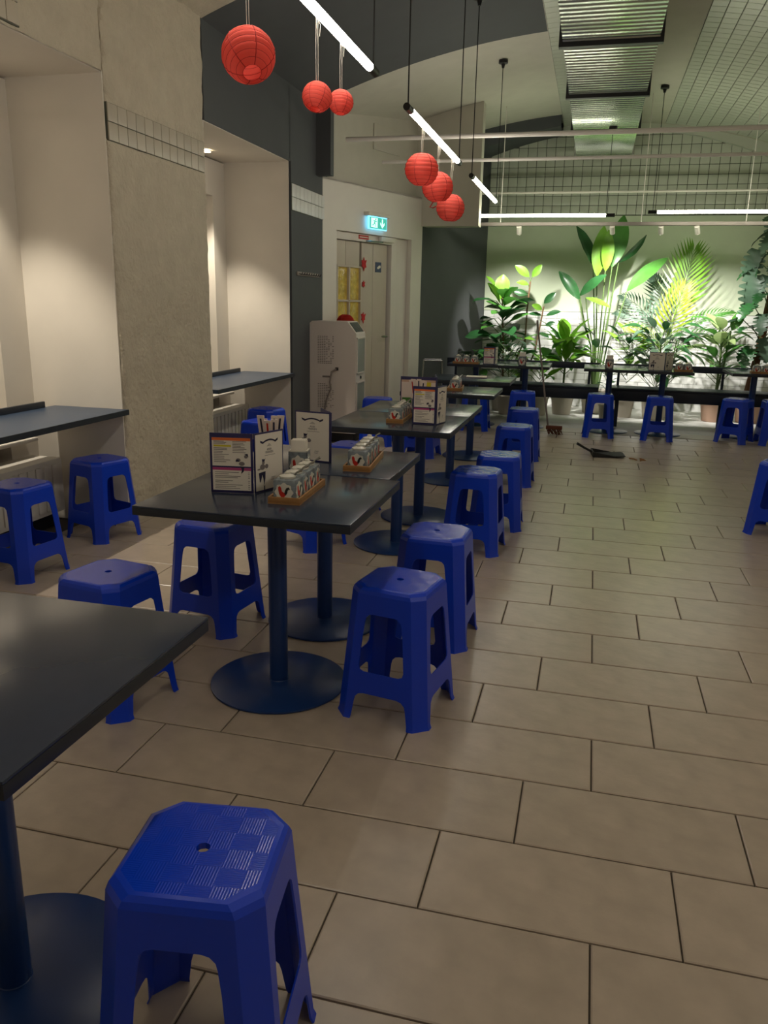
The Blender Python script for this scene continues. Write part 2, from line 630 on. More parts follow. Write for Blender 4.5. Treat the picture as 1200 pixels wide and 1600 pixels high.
for (a, b) in ((wx0 + .02, .556), (.578, wx1 - .02)):
    for (c, d) in ((wz0 + .03, 1.405), (1.427, wz1 - .02)):
        MB().box(a, b, .108, .12, c, d, .006).build('pane', M['amber'], dr)
hd = MB().tube([(1.23, .09, 1.02), (1.23, .03, 1.02), (1.13, .03, 1.02)], .01, 8)
hd.build('door_handle', M['steel'], dr)
cl = thing('door_closer', 'white door closer with a folding arm above the plank door', 'door closer', DP, DA)
MB().box(1.05, 1.32, .0, .05, 2.07, 2.125, .008).build('body', M['white'], cl)
MB().tube([(1.1, .02, 2.065), (.85, .01, 2.06), (.80, .08, 2.06)], .008, 6).build('arm', M['steel'], cl)
lb = thing('red_label', 'small red and white strip label on the door header', 'label', DP, DA)
MB().box(.68, .86, .045, .05, 2.075, 2.115).build('plate', M['red'], lb)
MB().box(.69, .85, .043, .0451, 2.09, 2.10).build('stripe', M['paper'], lb)
sg = thing('blue_door_sign', 'small square blue sign stuck high on the plank door', 'sign', DP, DA)
MB().box(1.055, 1.165, .084, .09, 1.74, 1.85).build('plate', M['bluesign'], sg)
MB().prism([(1.08, 1.79), (1.10, 1.80), (1.12, 1.815), (1.15, 1.815), (1.15, 1.79), (1.13, 1.785), (1.11, 1.775), (1.09, 1.775)], .0825, .0839).build('emblem', M['paper'], sg)
# red paper cuts down the door beside the window
for i, (z, sc, wh) in enumerate(((1.82, .07, 'top corner'), (1.60, .04, 'upper right edge'), (1.24, .06, 'lower right edge'), (1.045, .05, 'bottom corner'))):
    c = thing('paper_cut', 'red paper cut shape at the %s of the amber door window' % wh, 'decoration', DP, DA, 'red paper cuts on the door')
    poly = []
    rr = random.Random(i)
    for k in range(12):
        q = sc * (.55 + .45 * (k % 2)) * (.8 + .4 * rr.random())
        poly.append((wx1 + .03 + .75 * q * math.cos(k * PI / 6), z + 1.1 * q * math.sin(k * PI / 6)))
    MB().prism(poly, .064 if z < 1.09 else .074, .0685 if z < 1.09 else .0795).build('cutout', M['red'], c)

# exit sign
ex = thing('exit_sign', 'glowing green exit sign with running figure and down arrow above the door', 'exit sign', DP, DA)
MB().box(.70, 1.10, -.075, -.001, 2.315, 2.355, .006).build('housing', M['white'], ex)
MB().box(.733, 1.072, -.05, -.03, 2.18, 2.315, .002).build('acrylic_panel', M['exitedge'], ex)
MB().box(.745, 1.06, -.054, -.0501, 2.19, 2.305).build('green_panel', M['exitgreen'], ex)
pc = MB()
pc.box(.765, .885, -.056, -.0541, 2.20, 2.297)
pc.build('door_symbol', M['exitwhite'], ex)
rn = MB()
rn.lathe([(.0, 0), (.011, 0)], 10, capb=False, capt=False)
rn.v = [(.845 + v[0], -.0575, 2.283 + v[1]) for v in rn.v]
def limb(mb, a, b, w, y=-.0575):
    a, b = Vector(a), Vector(b)
    d = (b - a).normalized() * 1.0
    n = Vector((-d.y, d.x)) * w / 2
    mb.add([(p.x, y, p.y) for p in (a + n, b + n, b - n, a - n)], [(0, 1, 2, 3)])
for a, b, w in (((.838, 2.27), (.822, 2.243), .02), ((.838, 2.266), (.862, 2.258), .008), ((.862, 2.258), (.872, 2.27), .008), ((.836, 2.268), (.81, 2.272), .008),
                ((.81, 2.272), (.80, 2.258), .008), ((.824, 2.245), (.846, 2.23), .011), ((.846, 2.23), (.838, 2.207), .010), ((.822, 2.243), (.806, 2.225), .011), ((.806, 2.225), (.78, 2.222), .010)):
    limb(rn, a, b, w)
rn.build('running_figure', M['exitgreen'], ex, smooth=0)
ar = MB()
ar.add([(p[0], -.0565, p[1]) for p in ((.965, 2.295), (.985, 2.295), (.985, 2.235), (1.015, 2.262), (1.015, 2.238), (.975, 2.2), (.935, 2.238), (.935, 2.262), (.965, 2.235))],
       [(0, 1, 2, 8), (2, 3, 4, 5), (8, 2, 5), (8, 5, 6, 7)])
ar.build('arrow', M['exitwhite'], ex, smooth=0)

# grey alcove beyond the door wall and the bulkhead above it
gw = MB()
a, b = Vector((-2.10, 9.92)), Vector((-1.55, 12.05))
n = Vector((b.y - a.y, a.x - b.x)).normalized()
gw.add([(a.x, a.y, 0), (b.x, b.y, 0), (b.x - n.x * .3, b.y - n.y * .3, 0), (a.x - n.x * .3, a.y - n.y * .3, 0),
        (a.x, a.y, 3.7), (b.x, b.y, 3.7), (b.x - n.x * .3, b.y - n.y * .3, 3.7), (a.x - n.x * .3, a.y - n.y * .3, 3.7)],
       [(0, 1, 2, 3), (4, 5, 6, 7), (0, 1, 5, 4), (1, 2, 6, 5), (2, 3, 7, 6), (3, 0, 4, 7)])
struct('wall_left', gw, M['dark'])
struct('beam', MB().box(-2.3, -1.405, 9.89, 10.09, 2.30, 3.8), M['vault'])

# ------------------------------------------------------------------ back, right, front walls
bw = MB().box(-1.75, 3.2, YB, YB + .2, 0, 3.95)
back = struct('wall_back', bw, M['green'])
MB().box(-1.56, 3.0, YB - .004, YB, 2.62, 3.72).build('upper_grout', M['wgrout'], back)
MB().box(-1.56, 3.0, YB - .004, YB, .0, 1.335).build('lower_grout', M['wgrout'], back)
tp = .125
me = MB().box(.0035, tp - .0035, -.012, -.003, .0035, tp - .0035, .002).data('tile', M['walltile'])
ntile = 0
rest = MB()
for r in range(9):
    for i in range(36):
        x = -1.56 + i * tp
        z = 2.63 + r * tp
        if z + tp > ze(x + tp / 2) + .12:
            continue
        if x < 2.15 and ntile < 296:
            obj('tile', me, back, (x, YB, z))
            ntile += 1
        elif x + tp < 3.0:
            rest.box(x + .003, x + tp - .003, YB - .012, YB - .003, z + .003, z + tp - .003)
lw, lh = .30, .095
me2 = MB().box(.002, lw - .002, -.012, -.003, .002, lh - .002, .0015).data('tile', M['whitetile'])
for r in range(14):
    for i in range(16):
        x = -1.56 + i * lw - (r % 2) * lw / 2
        if x < -1.56 or x + lw > 3.0:
            a_, b_ = max(x, -1.56) + .002, min(x + lw, 3.0) - .002
            if b_ - a_ > .02:
                rest.box(a_, b_, YB - .012, YB - .003, r * lh + .002, (r + 1) * lh - .002)
            continue
        rest.box(x + .002, x + lw - .002, YB - .012, YB - .003, r * lh + .002, (r + 1) * lh - .002) if (r < 5 or x > 2.1) else obj('tile', me2, back, (x, YB, r * lh))
tag(rest.build('tile_field', M['whitetile'], back, smooth=0), kind='stuff')
struct('wall_right', MB().box(3.0, 3.2, -2.1, 12.2, 0, 3.6), M['cream'])
struct('wall_front', MB().box(-3.6, 3.2, -2.2, -2.1, 0, 3.95), M['cream'])

# ------------------------------------------------------------------ vaulted ceiling
def vault(name, y0, y1, x0, x1, m, amp=0., f=zc, dz=0., nx=None, ny=None):
    nx = nx or max(4, int((x1 - x0) / .12))
    ny = ny or max(1, int((y1 - y0) / (.08 if amp else .8)))
    vs = []
    for top in (0, 1):
        for j in range(ny + 1):
            for i in range(nx + 1):
                x = x0 + (x1 - x0) * i / nx
                y = y0 + (y1 - y0) * j / ny
                z = f(x) + dz
                if amp and not top:
                    p = Vector((x, y, z))
                    z += amp * (noise.noise(p * 7) + .6 * noise.noise(p * 17))
                vs.append((x, y, z + .08 * top))
    n = nx + 1
    o = n * (ny + 1)
    fs = []
    for j in range(ny):
        for i in range(nx):
            q = (j * n + i, j * n + i + 1, (j + 1) * n + i + 1, (j + 1) * n + i)
            fs.append(q)
            fs.append(tuple(k + o for k in reversed(q)))
    for i in range(nx):
        fs.append((i, i + 1, i + 1 + o, i + o))
        fs.append((ny * n + i, ny * n + i + 1, ny * n + i + 1 + o, ny * n + i + o))
    for j in range(ny):
        fs.append((j * n, (j + 1) * n, (j + 1) * n + o, j * n + o))
        fs.append((j * n + nx, (j + 1) * n + nx, (j + 1) * n + nx + o, j * n + nx + o))
    return struct(name, MB().add(vs, fs), m, smooth=50)


CX0, CX1 = -.60, .66
vault('ceiling', 1.0, 5.58, -2.82, CX0, M['rough'], amp=.008)
vault('ceiling', 5.58, 8.0, -2.82, CX0, M['dark'])
vault('ceiling', 8.0, 11.25, -2.82, CX0, M['vault'])
vault('ceiling', -2.15, 1.0, -2.82, CX0, M['vault'])
vault('ceiling', -2.15, 12.1, CX0, CX1, M['vault'], dz=.0)
rc = vault('ceiling', -2.15, 12.1, CX1, 3.05, M['vault'])
# dark rib in front of the end wall (arch face between the two vault lines)
ab = MB()
N = 30
vs = []
for i in range(N + 1):
    x = -1.9 + (CX0 + 1.9) * i / N
    vs += [(x, 11.25, ze(x) - .02), (x, 11.25, zc(x) + .05), (x, 11.99, ze(x) - .0), (x, 11.99, zc(x) + .05)]
fs = []
for i in range(N):
    a = i * 4
    fs += [(a, a + 4, a + 5, a + 1), (a, a + 2, a + 6, a + 4), (a + 2, a + 3, a + 7, a + 6)]
ab.add(vs, fs)
struct('beam', ab, M['dark'], smooth=30)
# end-wall arch on the other half
ab2 = MB()
vs = []
for i in range(N + 1):
    x = CX0 + (3.0 - CX0) * i / N
    vs += [(x, 11.9, ze(x)), (x, 11.9, zc(x) + .05), (x, 11.99, ze(x)), (x, 11.99, zc(x) + .05)]
ab2.add(vs, fs)
struct('beam', ab2, M['walltile'], smooth=30)

# tiles on the vault (left strip beside the duct and the right half)
def vault_tiles(x0, nx, y0, ny, parent):
    mb = MB()
    gb = MB()
    t = .126
    for i in range(nx):
        xa, xb = x0 + i * t, x0 + (i + 1) * t
        gb.add([(xa, y0, zc(xa) - .002), (xb, y0, zc(xb) - .002), (xb, y0 + ny * t, zc(xb) - .002), (xa, y0 + ny * t, zc(xa) - .002)], [(0, 1, 2, 3)])
        for j in range(ny):
            if R.random() < .0:
                continue
            ya, yb = y0 + j * t + .0022, y0 + (j + 1) * t - .0022
            a, b = xa + .0035, xb - .0035
            za, zb = zc(a), zc(b)
            mb.add([(a, ya, za), (b, ya, zb), (b, yb, zb), (a, yb, za), (a + .001, ya + .001, za - .009), (b - .001, ya + .001, zb - .009), (b - .001, yb - .001, zb - .009), (a + .001, yb - .001, za - .009)],
                   [(4, 5, 6, 7), (0, 1, 5, 4), (1, 2, 6, 5), (2, 3, 7, 6), (3, 0, 4, 7)])
    tag(mb.build('tile_field', M['walltile'], parent, smooth=0), kind='stuff')
    gb.build('grout_bed', M['wgrout'], parent, smooth=0)


vault_tiles(CX0 + .005, 2, 4.5, 59, rc)
vault_tiles(.70, 18, 4.5, 58, rc)

# ------------------------------------------------------------------ ventilation duct
du = thing('ventilation_duct', 'long galvanised ventilation duct running under the crown of the vault', 'duct')
edges = [3.75, 5.35, 6.95, 8.55, 10.15, 11.7]
for a, b in zip(edges[:-1], edges[1:]):
    mb = MB()
    n = 19
    prof = []
    for i in range(n):
        s = (b - a - .06) / n
        y = a + .03 + i * s
        prof += [(y, 3.362), (y + s * .55, 3.362), (y + s * .7, 3.355), (y + s * .85, 3.355)]
    prof += [(b - .03, 3.362), (b - .03, 3.66), (a + .03, 3.66)]
    mb.prism(prof, -.40, .31, 'x')
    mb.build('duct_section', M['zinc'], du, smooth=20)
    f = MB()
    for (c, d, e, g) in ((-.43, .34, 3.325, 3.36), (-.43, .34, 3.66, 3.69), (-.43, -.40, 3.36, 3.66), (.31, .34, 3.36, 3.66)):
        f.box(c, d, b - .03, b + .03, e, g)
    f.build('flange', M['black'] if b < 11 else M['zinc'], du)
for y in (5.0, 8.2, 11.2):
    MB().tube([(-.3, y, 3.66), (-.3, y, 3.78)], .006, 6).build('hanger', M['steel'], du)
    MB().tube([(.2, y, 3.66), (.2, y, 3.78)], .006, 6).build('hanger', M['steel'], du)

# ------------------------------------------------------------------ tie rods across the vault
for y, z, r, x0, wh in ((7.75, 2.875, .021, -2.38, 'nearest'), (8.6, 2.81, .017, -2.25, 'middle'), (11.0, 2.80, .014, -1.72, 'farthest')):
    t = MB().tube([(x0, y, z), (2.99, y, z)], r, 10).build('tie_rod', M['white'])
    tag(t, '%s pale iron tie rod spanning across the vault under the duct' % wh, 'tie rod', 'tie rods across the vault')

# ------------------------------------------------------------------ linear lamps
def linear_lamp(p0, p1, label, m, wires, group, canopy=True, rtube=.0175):
    p0, p1 = Vector(p0), Vector(p1)
    c = (p0 + p1) / 2
    t = thing('tube_lamp', label, 'lamp', c, 0, group)
    d = (p1 - p0).normalized()
    cap = .10
    a, b = p0 - c, p1 - c
    MB().tube([a + d * cap, b - d * cap], rtube, 16).build('diffuser', m, t)
    MB().tube([a, a + d * cap], rtube + .002, 16).build('end_cap', M['black'], t)
    MB().tube([b - d * cap, b], rtube + .002, 16).build('end_cap', M['black'], t)
    for k, (s, dx, *zt_) in enumerate(wires):
        q = p0 + (p1 - p0) * s
        top = Vector((q.x + dx[0], q.y + dx[1], 0))
        top.z = zt_[0] if zt_ else zc(top.x) - .004
        if canopy:
            MB().lathe([(.045, 0), (.045, -.03), (.02, -.035), (.012, -.07)], 14, c=tuple(top - c)).build('canopy', M['black'], t)
        MB().tube([q - c + Vector((0, 0, rtube)), top - c], .004, 6).build('cable', M['black'], t)
    return t


ZT = 2.41
wr = [(.02, (0, 0)), (.98, (0, 0))]
linear_lamp((-1.05, -.15, ZT), (-1.05, 1.52, ZT), 'added unseen tube lamp behind the viewer over the near dark table', M['tube'], wr, 'tube lamps over the table row')  # added lamp, never in view, to brighten the foreground
linear_lamp((-1.05, 2.14, ZT), (-1.05, 3.86, ZT), 'glowing tube lamp at the top edge carrying three small red lanterns', M['tube'], wr, 'tube lamps over the table row')
linear_lamp((-1.05, 4.50, ZT), (-1.05, 6.27, ZT), 'second glowing tube lamp with the three large red lanterns hung beneath', M['tube'], wr, 'tube lamps over the table row')
linear_lamp((-1.05, 6.85, ZT), (-1.05, 8.62, ZT), 'short looking farthest tube lamp over the table row, no lanterns', M['tube'], wr, 'tube lamps over the table row')
linear_lamp((1.7, -.15, ZT), (1.7, 1.52, ZT), 'added tube lamp on the right, unseen, near the camera', M['tube'], wr, 'added unseen tube lamps on the right')  # both right side lamps are added unseen to raise the room light
linear_lamp((1.7, 2.14, ZT), (1.7, 3.86, ZT), 'added tube lamp on the right, unseen, in the middle', M['tube'], wr, 'added unseen tube lamps on the right')
linear_lamp((-1.52, 10.0, 2.425), (.14, 10.0, 2.425), 'horizontal tube lamp along the track above the fig and rubber plant', M['tubeb'], [(.03, (0, 0)), (.94, (0, 0), 3.354)], 'tube lamps above the plants')
linear_lamp((.50, 10.0, 2.455), (2.16, 10.0, 2.455), 'horizontal tube lamp along the track above the palm and monstera', M['tubeb'], [(.03, (0, 0)), (.94, (0, 0))], 'tube lamps above the plants')

# spot track
tr = thing('spot_track', 'white ceiling track carrying small spot lamps above the plants', 'track', (0, 10.36, 2.362))
MB().box(-1.45, 2.9, -.035, .035, -.02, .02, .004).build('rail', M['cable'], tr)
for x in (-1.2, 0.45, 1.6, 2.7):
    MB().tube([(x, 0, .02), (x, 0, zc(x) - 2.362)], .005, 6).build('hanger', M['white'], tr)
for i, (x, tx, ty, tz, w, wh) in enumerate(((-.97, -.95, 11.7, .75, 1., 'over the fiddle leaf fig'), (.13, .35, 11.8, .85, 1.2, 'over the bird of paradise'),
                                            (.68, .9, 11.7, .7, 1., 'over the palm'), (1.08, 1.6, 11.7, .7, 1., 'over the spotted dumb cane'))):
    p = Vector((x, 10.36, 2.342))
    s = thing('track_spot', 'small white track spot lamp %s' % wh, 'spot lamp', p, 0, 'track spots above the plants')
    d = (Vector((tx, ty, tz)) - p).normalized()
    e = p + d * .09 - Vector((0, 0, .03))
    MB().tube([(0, 0, 0), (0, 0, -.03)], .01, 8).build('stem', M['white'], s)
    MB().tube([Vector((0, 0, -.03)) - d * .03, Vector((0, 0, -.03)) + d * .07], .03, 14).build('housing', M['white'], s)
    MB().tube([Vector((0, 0, -.03)) + d * .0702, Vector((0, 0, -.03)) + d * .073], .026, 14).build('lens', M['lensw'], s)
    ld = bpy.data.lights.new('spot', 'SPOT')
    ld.energy = PLANT_WATTS * w
    ld.color = (1, .97, .90)
    ld.spot_size = 1.5
    ld.spot_blend = .9
    ld.shadow_soft_size = .02
    lo = obj('lamp', ld, s, Vector((0, 0, -.03)) + d * .085)
    lo.rotation_euler = d.to_track_quat('-Z', 'Y').to_euler()

# ------------------------------------------------------------------ red paper lanterns
def lantern_meshes():
    n, seg = 9, 28
    prof = []
    for i in range(n * 4 + 1):
        t = -PI / 2 + .36 + (PI - .72) * i / (n * 4)
        s = abs(math.sin(PI * i / 4))
        r = math.cos(t) * (1 - .035 * (.7 - s))
        prof.append((r, math.sin(t) * .94))
    sh = MB().lathe(prof, seg, capb=False, capt=False).data('shade', M['lantern'], 60)
    rb = MB()
    for i in range(0, n * 4 + 1, 4):
        r, z = prof[i]
        rb.tube([(r * math.cos(k * 2 * PI / seg) * 1.0, r * math.sin(k * 2 * PI / seg) * 1.002, z) for k in range(seg + 1)], .009, 4, cap=False)
    for k in range(6):
        a = k * PI / 3 + .3
        rb.tube([(p[0] * math.cos(a) * 1.004, p[0] * math.sin(a) * 1.004, p[1]) for p in prof[::2]], .016, 4)
    return sh, rb.data('wire_rib', M['lanternrib'])


LSH, LRB = lantern_meshes()


def lantern(x, y, z, r, label, tilt=(0, 0), ztop=ZT - .018, tail=False, rz=0.):
    t = thing('paper_lantern', label, 'lantern', (x, y, z), rz, 'red paper lanterns')
    for nm, me in (('shade', LSH), ('wire_rib', LRB)):
        o = obj(nm, me, t, rot=(tilt[0], tilt[1], 0))
        o.scale = (r, r, r)
    q = Vector((0, 0, r * .9))
    MB().tube([(.004, 0, r * .5), (.003, 0, ztop - z)], .0009, 5).build('string', M['string'], t)
    MB().tube([(-.004, .002, r * .5), (-.006, .003, (ztop - z) * .6), (-.003, 0, ztop - z)], .0009, 5).build('string', M['string'], t)
    MB().tube([(.0, 0, ztop - z - .01), (.012, .002, (ztop - z) * .9), (.01, 0, (ztop - z) * .75)], .0009, 5).build('knot', M['string'], t)
    if tail:
        MB().tube([(-.02, -.02, -r * .9), (-.04, -.03, -r * 1.25), (-.02, -.03, -r * 1.3), (.0, -.03, -r * 1.2)], .004, 5).build('tassel', M['lanternrib'], t)
    return t


lantern(-1.05, 2.43, 2.10, .079, 'single red paper lantern nearest the rough plaster, tilted to show its base ring', (-.50, -.42))
lantern(-1.05, 3.05, 2.128, .055, 'small red lantern, nearer of the touching pair below the first tube lamp', (-.40, .05))
lantern(-1.05, 3.34, 2.174, .050, 'smallest red lantern, farther of the touching pair below the first tube lamp', (-.2, .0))
lantern(-1.05, 4.93, 2.164, .098, 'large red lantern nearest the black end cap of the second tube lamp', (.05, .03))
lantern(-1.05, 5.44, 2.135, .100, 'red lantern in the middle of the larger trio, with a ribbon tail', (.05, -.1), tail=True)
lantern(-1.05, 5.95, 2.065, .100, 'lowest red lantern at the far end of the larger trio', (.02, .05))
dl = thing('paper_lantern', 'dimly lit red lantern, darkened in colour, hanging on the plank door beside the amber panes', 'lantern', (-2.560, 8.350, 1.19), 0, 'red paper lanterns')
LSD = LSH.copy()
LSD.materials.clear()
LSD.materials.append(M['lanterndim'])
for nm, me in (('shade', LSD), ('wire_rib', LRB)):
    obj(nm, me, dl).scale = (.095,) * 3
MB().tube([(0, 0, .05), (-.03, .02, .25)], .0015, 5).build('string', M['string'], dl)

# ------------------------------------------------------------------ plastic stools
def stool_parts():
    H, BT, TT = .474, .170, .136        # height, half base, half top (shoulder)
    th = .0035
    zt = H - .022

    def half(z):                        # half width of the shell at height z
        k = (zt - z) / zt
        return TT + (BT - TT) * (k ** 1.05)

    def cor(z):                         # chamfer cut of the corner
        return .040
    WT, WB = .068, .086                 # window half width top / bottom
    ztw, zbw = .385, .178               # window top and bottom
    za = .10                           # arch top below the stretcher

    def w_open(z):
        k = (ztw - z) / (ztw - zbw)
        return WT + (WB - WT) * k

    lv = []                             # (z, w, closed_below)
    rr = .028
    lv.append((zt, WT - rr, True))
    lv.append((ztw, WT - rr, False))
    for a in (30, 60, 90):
        lv.append((ztw - rr * (1 - math.cos(math.radians(a))), WT - rr + rr * math.sin(math.radians(a)), False))
    for z in (.31, .245):
        lv.append((z, w_open(z), False))
    rr2 = .02
    for a in (0, 45, 90):
        z = zbw + rr2 * (1 - math.sin(math.radians(a)))
        lv.append((z, w_open(z) - rr2 * (1 - math.cos(math.radians(a))), a == 90))
    rr3 = .035
    wb = .098
    lv.append((za, wb - rr3, False))
    for a in (30, 60, 90):
        lv.append((za - rr3 * (1 - math.cos(math.radians(a))), wb - rr3 + rr3 * math.sin(math.radians(a)), False))
    lv.append((.014, wb + .008, False))
    lv.append((0, wb + .010, False))
    # per side frame: side s has outward normal n, tangent t
    def P(s, u, z, inset=0.):
        h = half(z) + (.005 if z < .013 else 0) - inset
        n = ((0, -1), (1, 0), (0, 1), (-1, 0))[s]
        t = ((1, 0), (0, 1), (-1, 0), (0, -1))[s]
        return (n[0] * h + t[0] * u, n[1] * h + t[1] * u, z)
    mid_top, mid_str, legs = MB(), [MB() for _ in range(4)], [MB() for _ in range(4)]

    def shell(mb, rows):
        """rows: list of vertex rows (outer); adds outer and inner skins and the rim."""
        nr, nc = len(rows), len(rows[0])
        vo = [p for r in rows for p in r]
        vi = []
        for p in vo:
            k = 1 - th / max(abs(p[0]), abs(p[1]))
            vi.append((p[0] * k, p[1] * k, p[2]))
        o = len(vo)
        fs = []
        for j in range(nr - 1):
            for i in range(nc - 1):
                q = (j * nc + i, j * nc + i + 1, (j + 1) * nc + i + 1, (j + 1) * nc + i)
                fs += [q, tuple(k + o for k in reversed(q))]
        rim = [i for i in range(nc)] + [j * nc + nc - 1 for j in range(1, nr)] + [(nr - 1) * nc + i for i in reversed(range(nc - 1))] + [j * nc for j in reversed(range(1, nr - 1))]
        for a, b in zip(rim, rim[1:] + rim[:1]):
            fs.append((a, b, b + o, a + o))
        mb.add(vo + vi, fs)
    for s in range(4):
        # leg at the corner between side s and side s+1
        s2 = (s + 1) % 4
        rows = []
        for z, w, _ in lv:
            h, c = half(z), cor(z)
            rows.append([P(s, w, z), P(s, h - c, z), P(s2, -(h - c), z), P(s2, -w, z)])
        shell(legs[s], rows)
        # apron belongs to the seat, stretcher is its own
        shell(mid_top, [[P(s, -lv[i][1], lv[i][0]), P(s, 0, lv[i][0]), P(s, lv[i][1], lv[i][0])] for i in (0, 1)])
        i0 = [i for i, l in enumerate(lv) if l[2]][1]
        shell(mid_str[s], [[P(s, -lv[i][1], lv[i][0]), P(s, 0, lv[i][0] - (.0)), P(s, lv[i][1], lv[i][0])] for i in (i0, i0 + 1)])
    # seat: rounded shoulder rising to a flat top with a hole
    def octo(h, c, z):
        m = h - c
        pts = []
        for s in range(4):
            n = ((0, -1), (1, 0), (0, 1), (-1, 0))[s]
            t = ((1, 0), (0, 1), (-1, 0), (0, -1))[s]
            for u in (-m, 0, m):
                pts.append((n[0] * h + t[0] * u, n[1] * h + t[1] * u, z))
        return pts
    rings = [octo(TT, .040, zt), octo(TT - .004, .041, zt + .012), octo(TT - .011, .043, zt + .020), octo(TT - .018, .044, H), octo(TT - .06, .02, H)]
    ang = [math.atan2(p[1], p[0]) for p in rings[-1]]
    hole = [(.0125 * math.cos(a), .0125 * math.sin(a), H) for a in ang]
    hole2 = [(.0125 * math.cos(a), .0125 * math.sin(a), H - .012) for a in ang]
    under = [(p[0] * .98, p[1] * .98, zt) for p in rings[0]]
    under2 = [(p[0], p[1], H - .004) for p in rings[-2]]
    seq = rings + [hole, hole2]
    vs = [p for r in seq for p in r]
    fs = []
    for j in range(len(seq) - 1):
        for i in range(12):
            fs.append((j * 12 + i, j * 12 + (i + 1) % 12, (j + 1) * 12 + (i + 1) % 12, (j + 1) * 12 + i))
    mid_top.add(vs, fs[:36])
    mid_top.cur = 1
    mid_top.add(vs, fs[36:])
    return mid_top, mid_str, legs


# embossed seat pattern: fine ribs in alternating quarters
def seat_material():
    m = bpy.data.materials.new('blue_plastic_seat')
    m.use_nodes = True
    nt = m.node_tree
    b = nt.nodes['Principled BSDF']
    b.inputs['Base Color'].default_value = rgb(0, 56, 196)
    b.inputs['Roughness'].default_value = .2
    tc = nt.nodes.new('ShaderNodeTexCoord')
    ck = nt.nodes.new('ShaderNodeTexChecker')
    ck.inputs['Scale'].default_value = 1 / .0455
    nt.links.new(tc.outputs['Object'], ck.inputs['Vector'])
    ws = []
    for ax in ('X', 'Y'):
        w = nt.nodes.new('ShaderNodeTexWave')
        w.bands_direction = ax
        w.inputs['Scale'].default_value = 62
        nt.links.new(tc.outputs['Object'], w.inputs['Vector'])
        ws.append(w)
    mx = nt.nodes.new('ShaderNodeMixRGB')
    nt.links.new(ck.outputs['Fac'], mx.inputs[0])
    nt.links.new(ws[0].outputs['Color'], mx.inputs[1])
    nt.links.new(ws[1].outputs['Color'], mx.inputs[2])
    bp = nt.nodes.new('ShaderNodeBump')
    bp.inputs['Strength'].default_value = .12
    bp.inputs['Distance'].default_value = .002
    nt.links.new(mx.outputs[0], bp.inputs['Height'])
    nt.links.new(bp.outputs[0], b.inputs['Normal'])
    return m


M['seat'] = seat_material()
st_top, st_str, st_leg = stool_parts()
ME_SEAT = st_top.data('seat', [M['blue'], M['seat']], 20)
ME_STR = [m.data('stretcher', M['blue'], 40) for m in st_str]
ME_LEG = [m.data('leg', M['blue'], 28) for m in st_leg]
proto = None


def stool(x, y, rot, label, group):
    global proto
    if proto is None:
        t = thing('plastic_stool', label, 'stool', (x, y, 0), math.radians(rot), group)
        obj('seat', ME_SEAT, t)
        for m in ME_LEG:
            obj('leg', m, t)
        for m in ME_STR:
            obj('stretcher', m, t)
        proto = t
    else:
        t = copy_tree(proto)
        t.location = (x, y, 0)
        t.rotation_euler = (0, 0, math.radians(rot))
        t['label'] = label
        t['group'] = group
    return t


GA = 'blue stools on the aisle side of the tables'
GB_ = 'blue stools on the wall side of the tables'
GC = 'blue stools at the window counters'
GD = 'blue stools before the tables by the plants'
stool(-.585, 1.085, 8, 'large blue plastic stool closest to the camera beside the near dark table', GA)
stool(-.575, 2.55, -10, 'blue stool standing right of the front round table base, nearest of the aisle line', GA)
stool(-.568, 3.20, -2, 'blue stool close behind the one at the front round base, second of the aisle line', GA)
stool(-.585, 4.54, -3, 'third blue aisle stool, beside the second table pair, front window open', GA)
stool(-.515, 5.10, 2, 'fourth blue aisle stool, tucked behind the third one', GA)
stool(-.54, 6.43, -2, 'fifth blue aisle stool, by the table with a small bamboo tray', GA)
stool(-.56, 7.55, 0, 'sixth blue aisle stool, near the far plain table', GA)
stool(-.70, 9.12, 3, 'blue stool standing under the plant side table next to the broom', GD)
stool(.15, 9.22, 2, 'blue stool by the plant side tables, behind the black dustpan', GD)
stool(.78, 9.22, -3, 'blue stool by the plant side tables, under the white menu card', GD)
stool(1.60, 9.36, -28, 'turned blue stool at the plant side tables near the monstera', GD)
stool(1.99, 9.34, 4, 'blue stool at the right end of the plant side tables', GD)
stool(1.27, 5.48, -25, 'blue stool cut off by the right edge of the picture', 'lone blue stool across the aisle')
stool(-1.57, 2.32, -10, 'blue stool half hidden behind the near dark table corner', GB_)
stool(-1.53, 3.06, -8, 'blue stool under the front left corner of the menu table', GB_)
stool(-1.535, 4.33, -25, 'blue stool whose legs show between the first two table posts', GB_)
stool(-1.52, 5.12, -8, 'blue stool showing under the middle tables, wall side', GB_)
stool(-1.50, 7.36, -6, 'blue stool on the wall side of the farthest row table', GB_)
stool(-2.05, 7.82, 6, 'blue stool in front of the plank door beside the air cooler', GB_)
stool(-1.72, 8.65, -10, 'blue stool near the door wall, mostly hidden behind menus', GB_)
stool(-1.24, 9.20, 0, 'blue stool under the left end of the plant side tables', GD)
stool(-2.78, 4.10, -18, 'blue stool under the near counter with a sharp light line on its seat', GC)
stool(-2.78, 3.38, -8, 'blue stool under the near counter cut off by the left edge', GC)
stool(-2.50, 5.90, -15, 'blue stool at the far niche, nearer of its two, behind the menus', GC)
stool(-2.76, 6.62, -12, 'blue stool at the far niche, beyond its neighbour', GC)

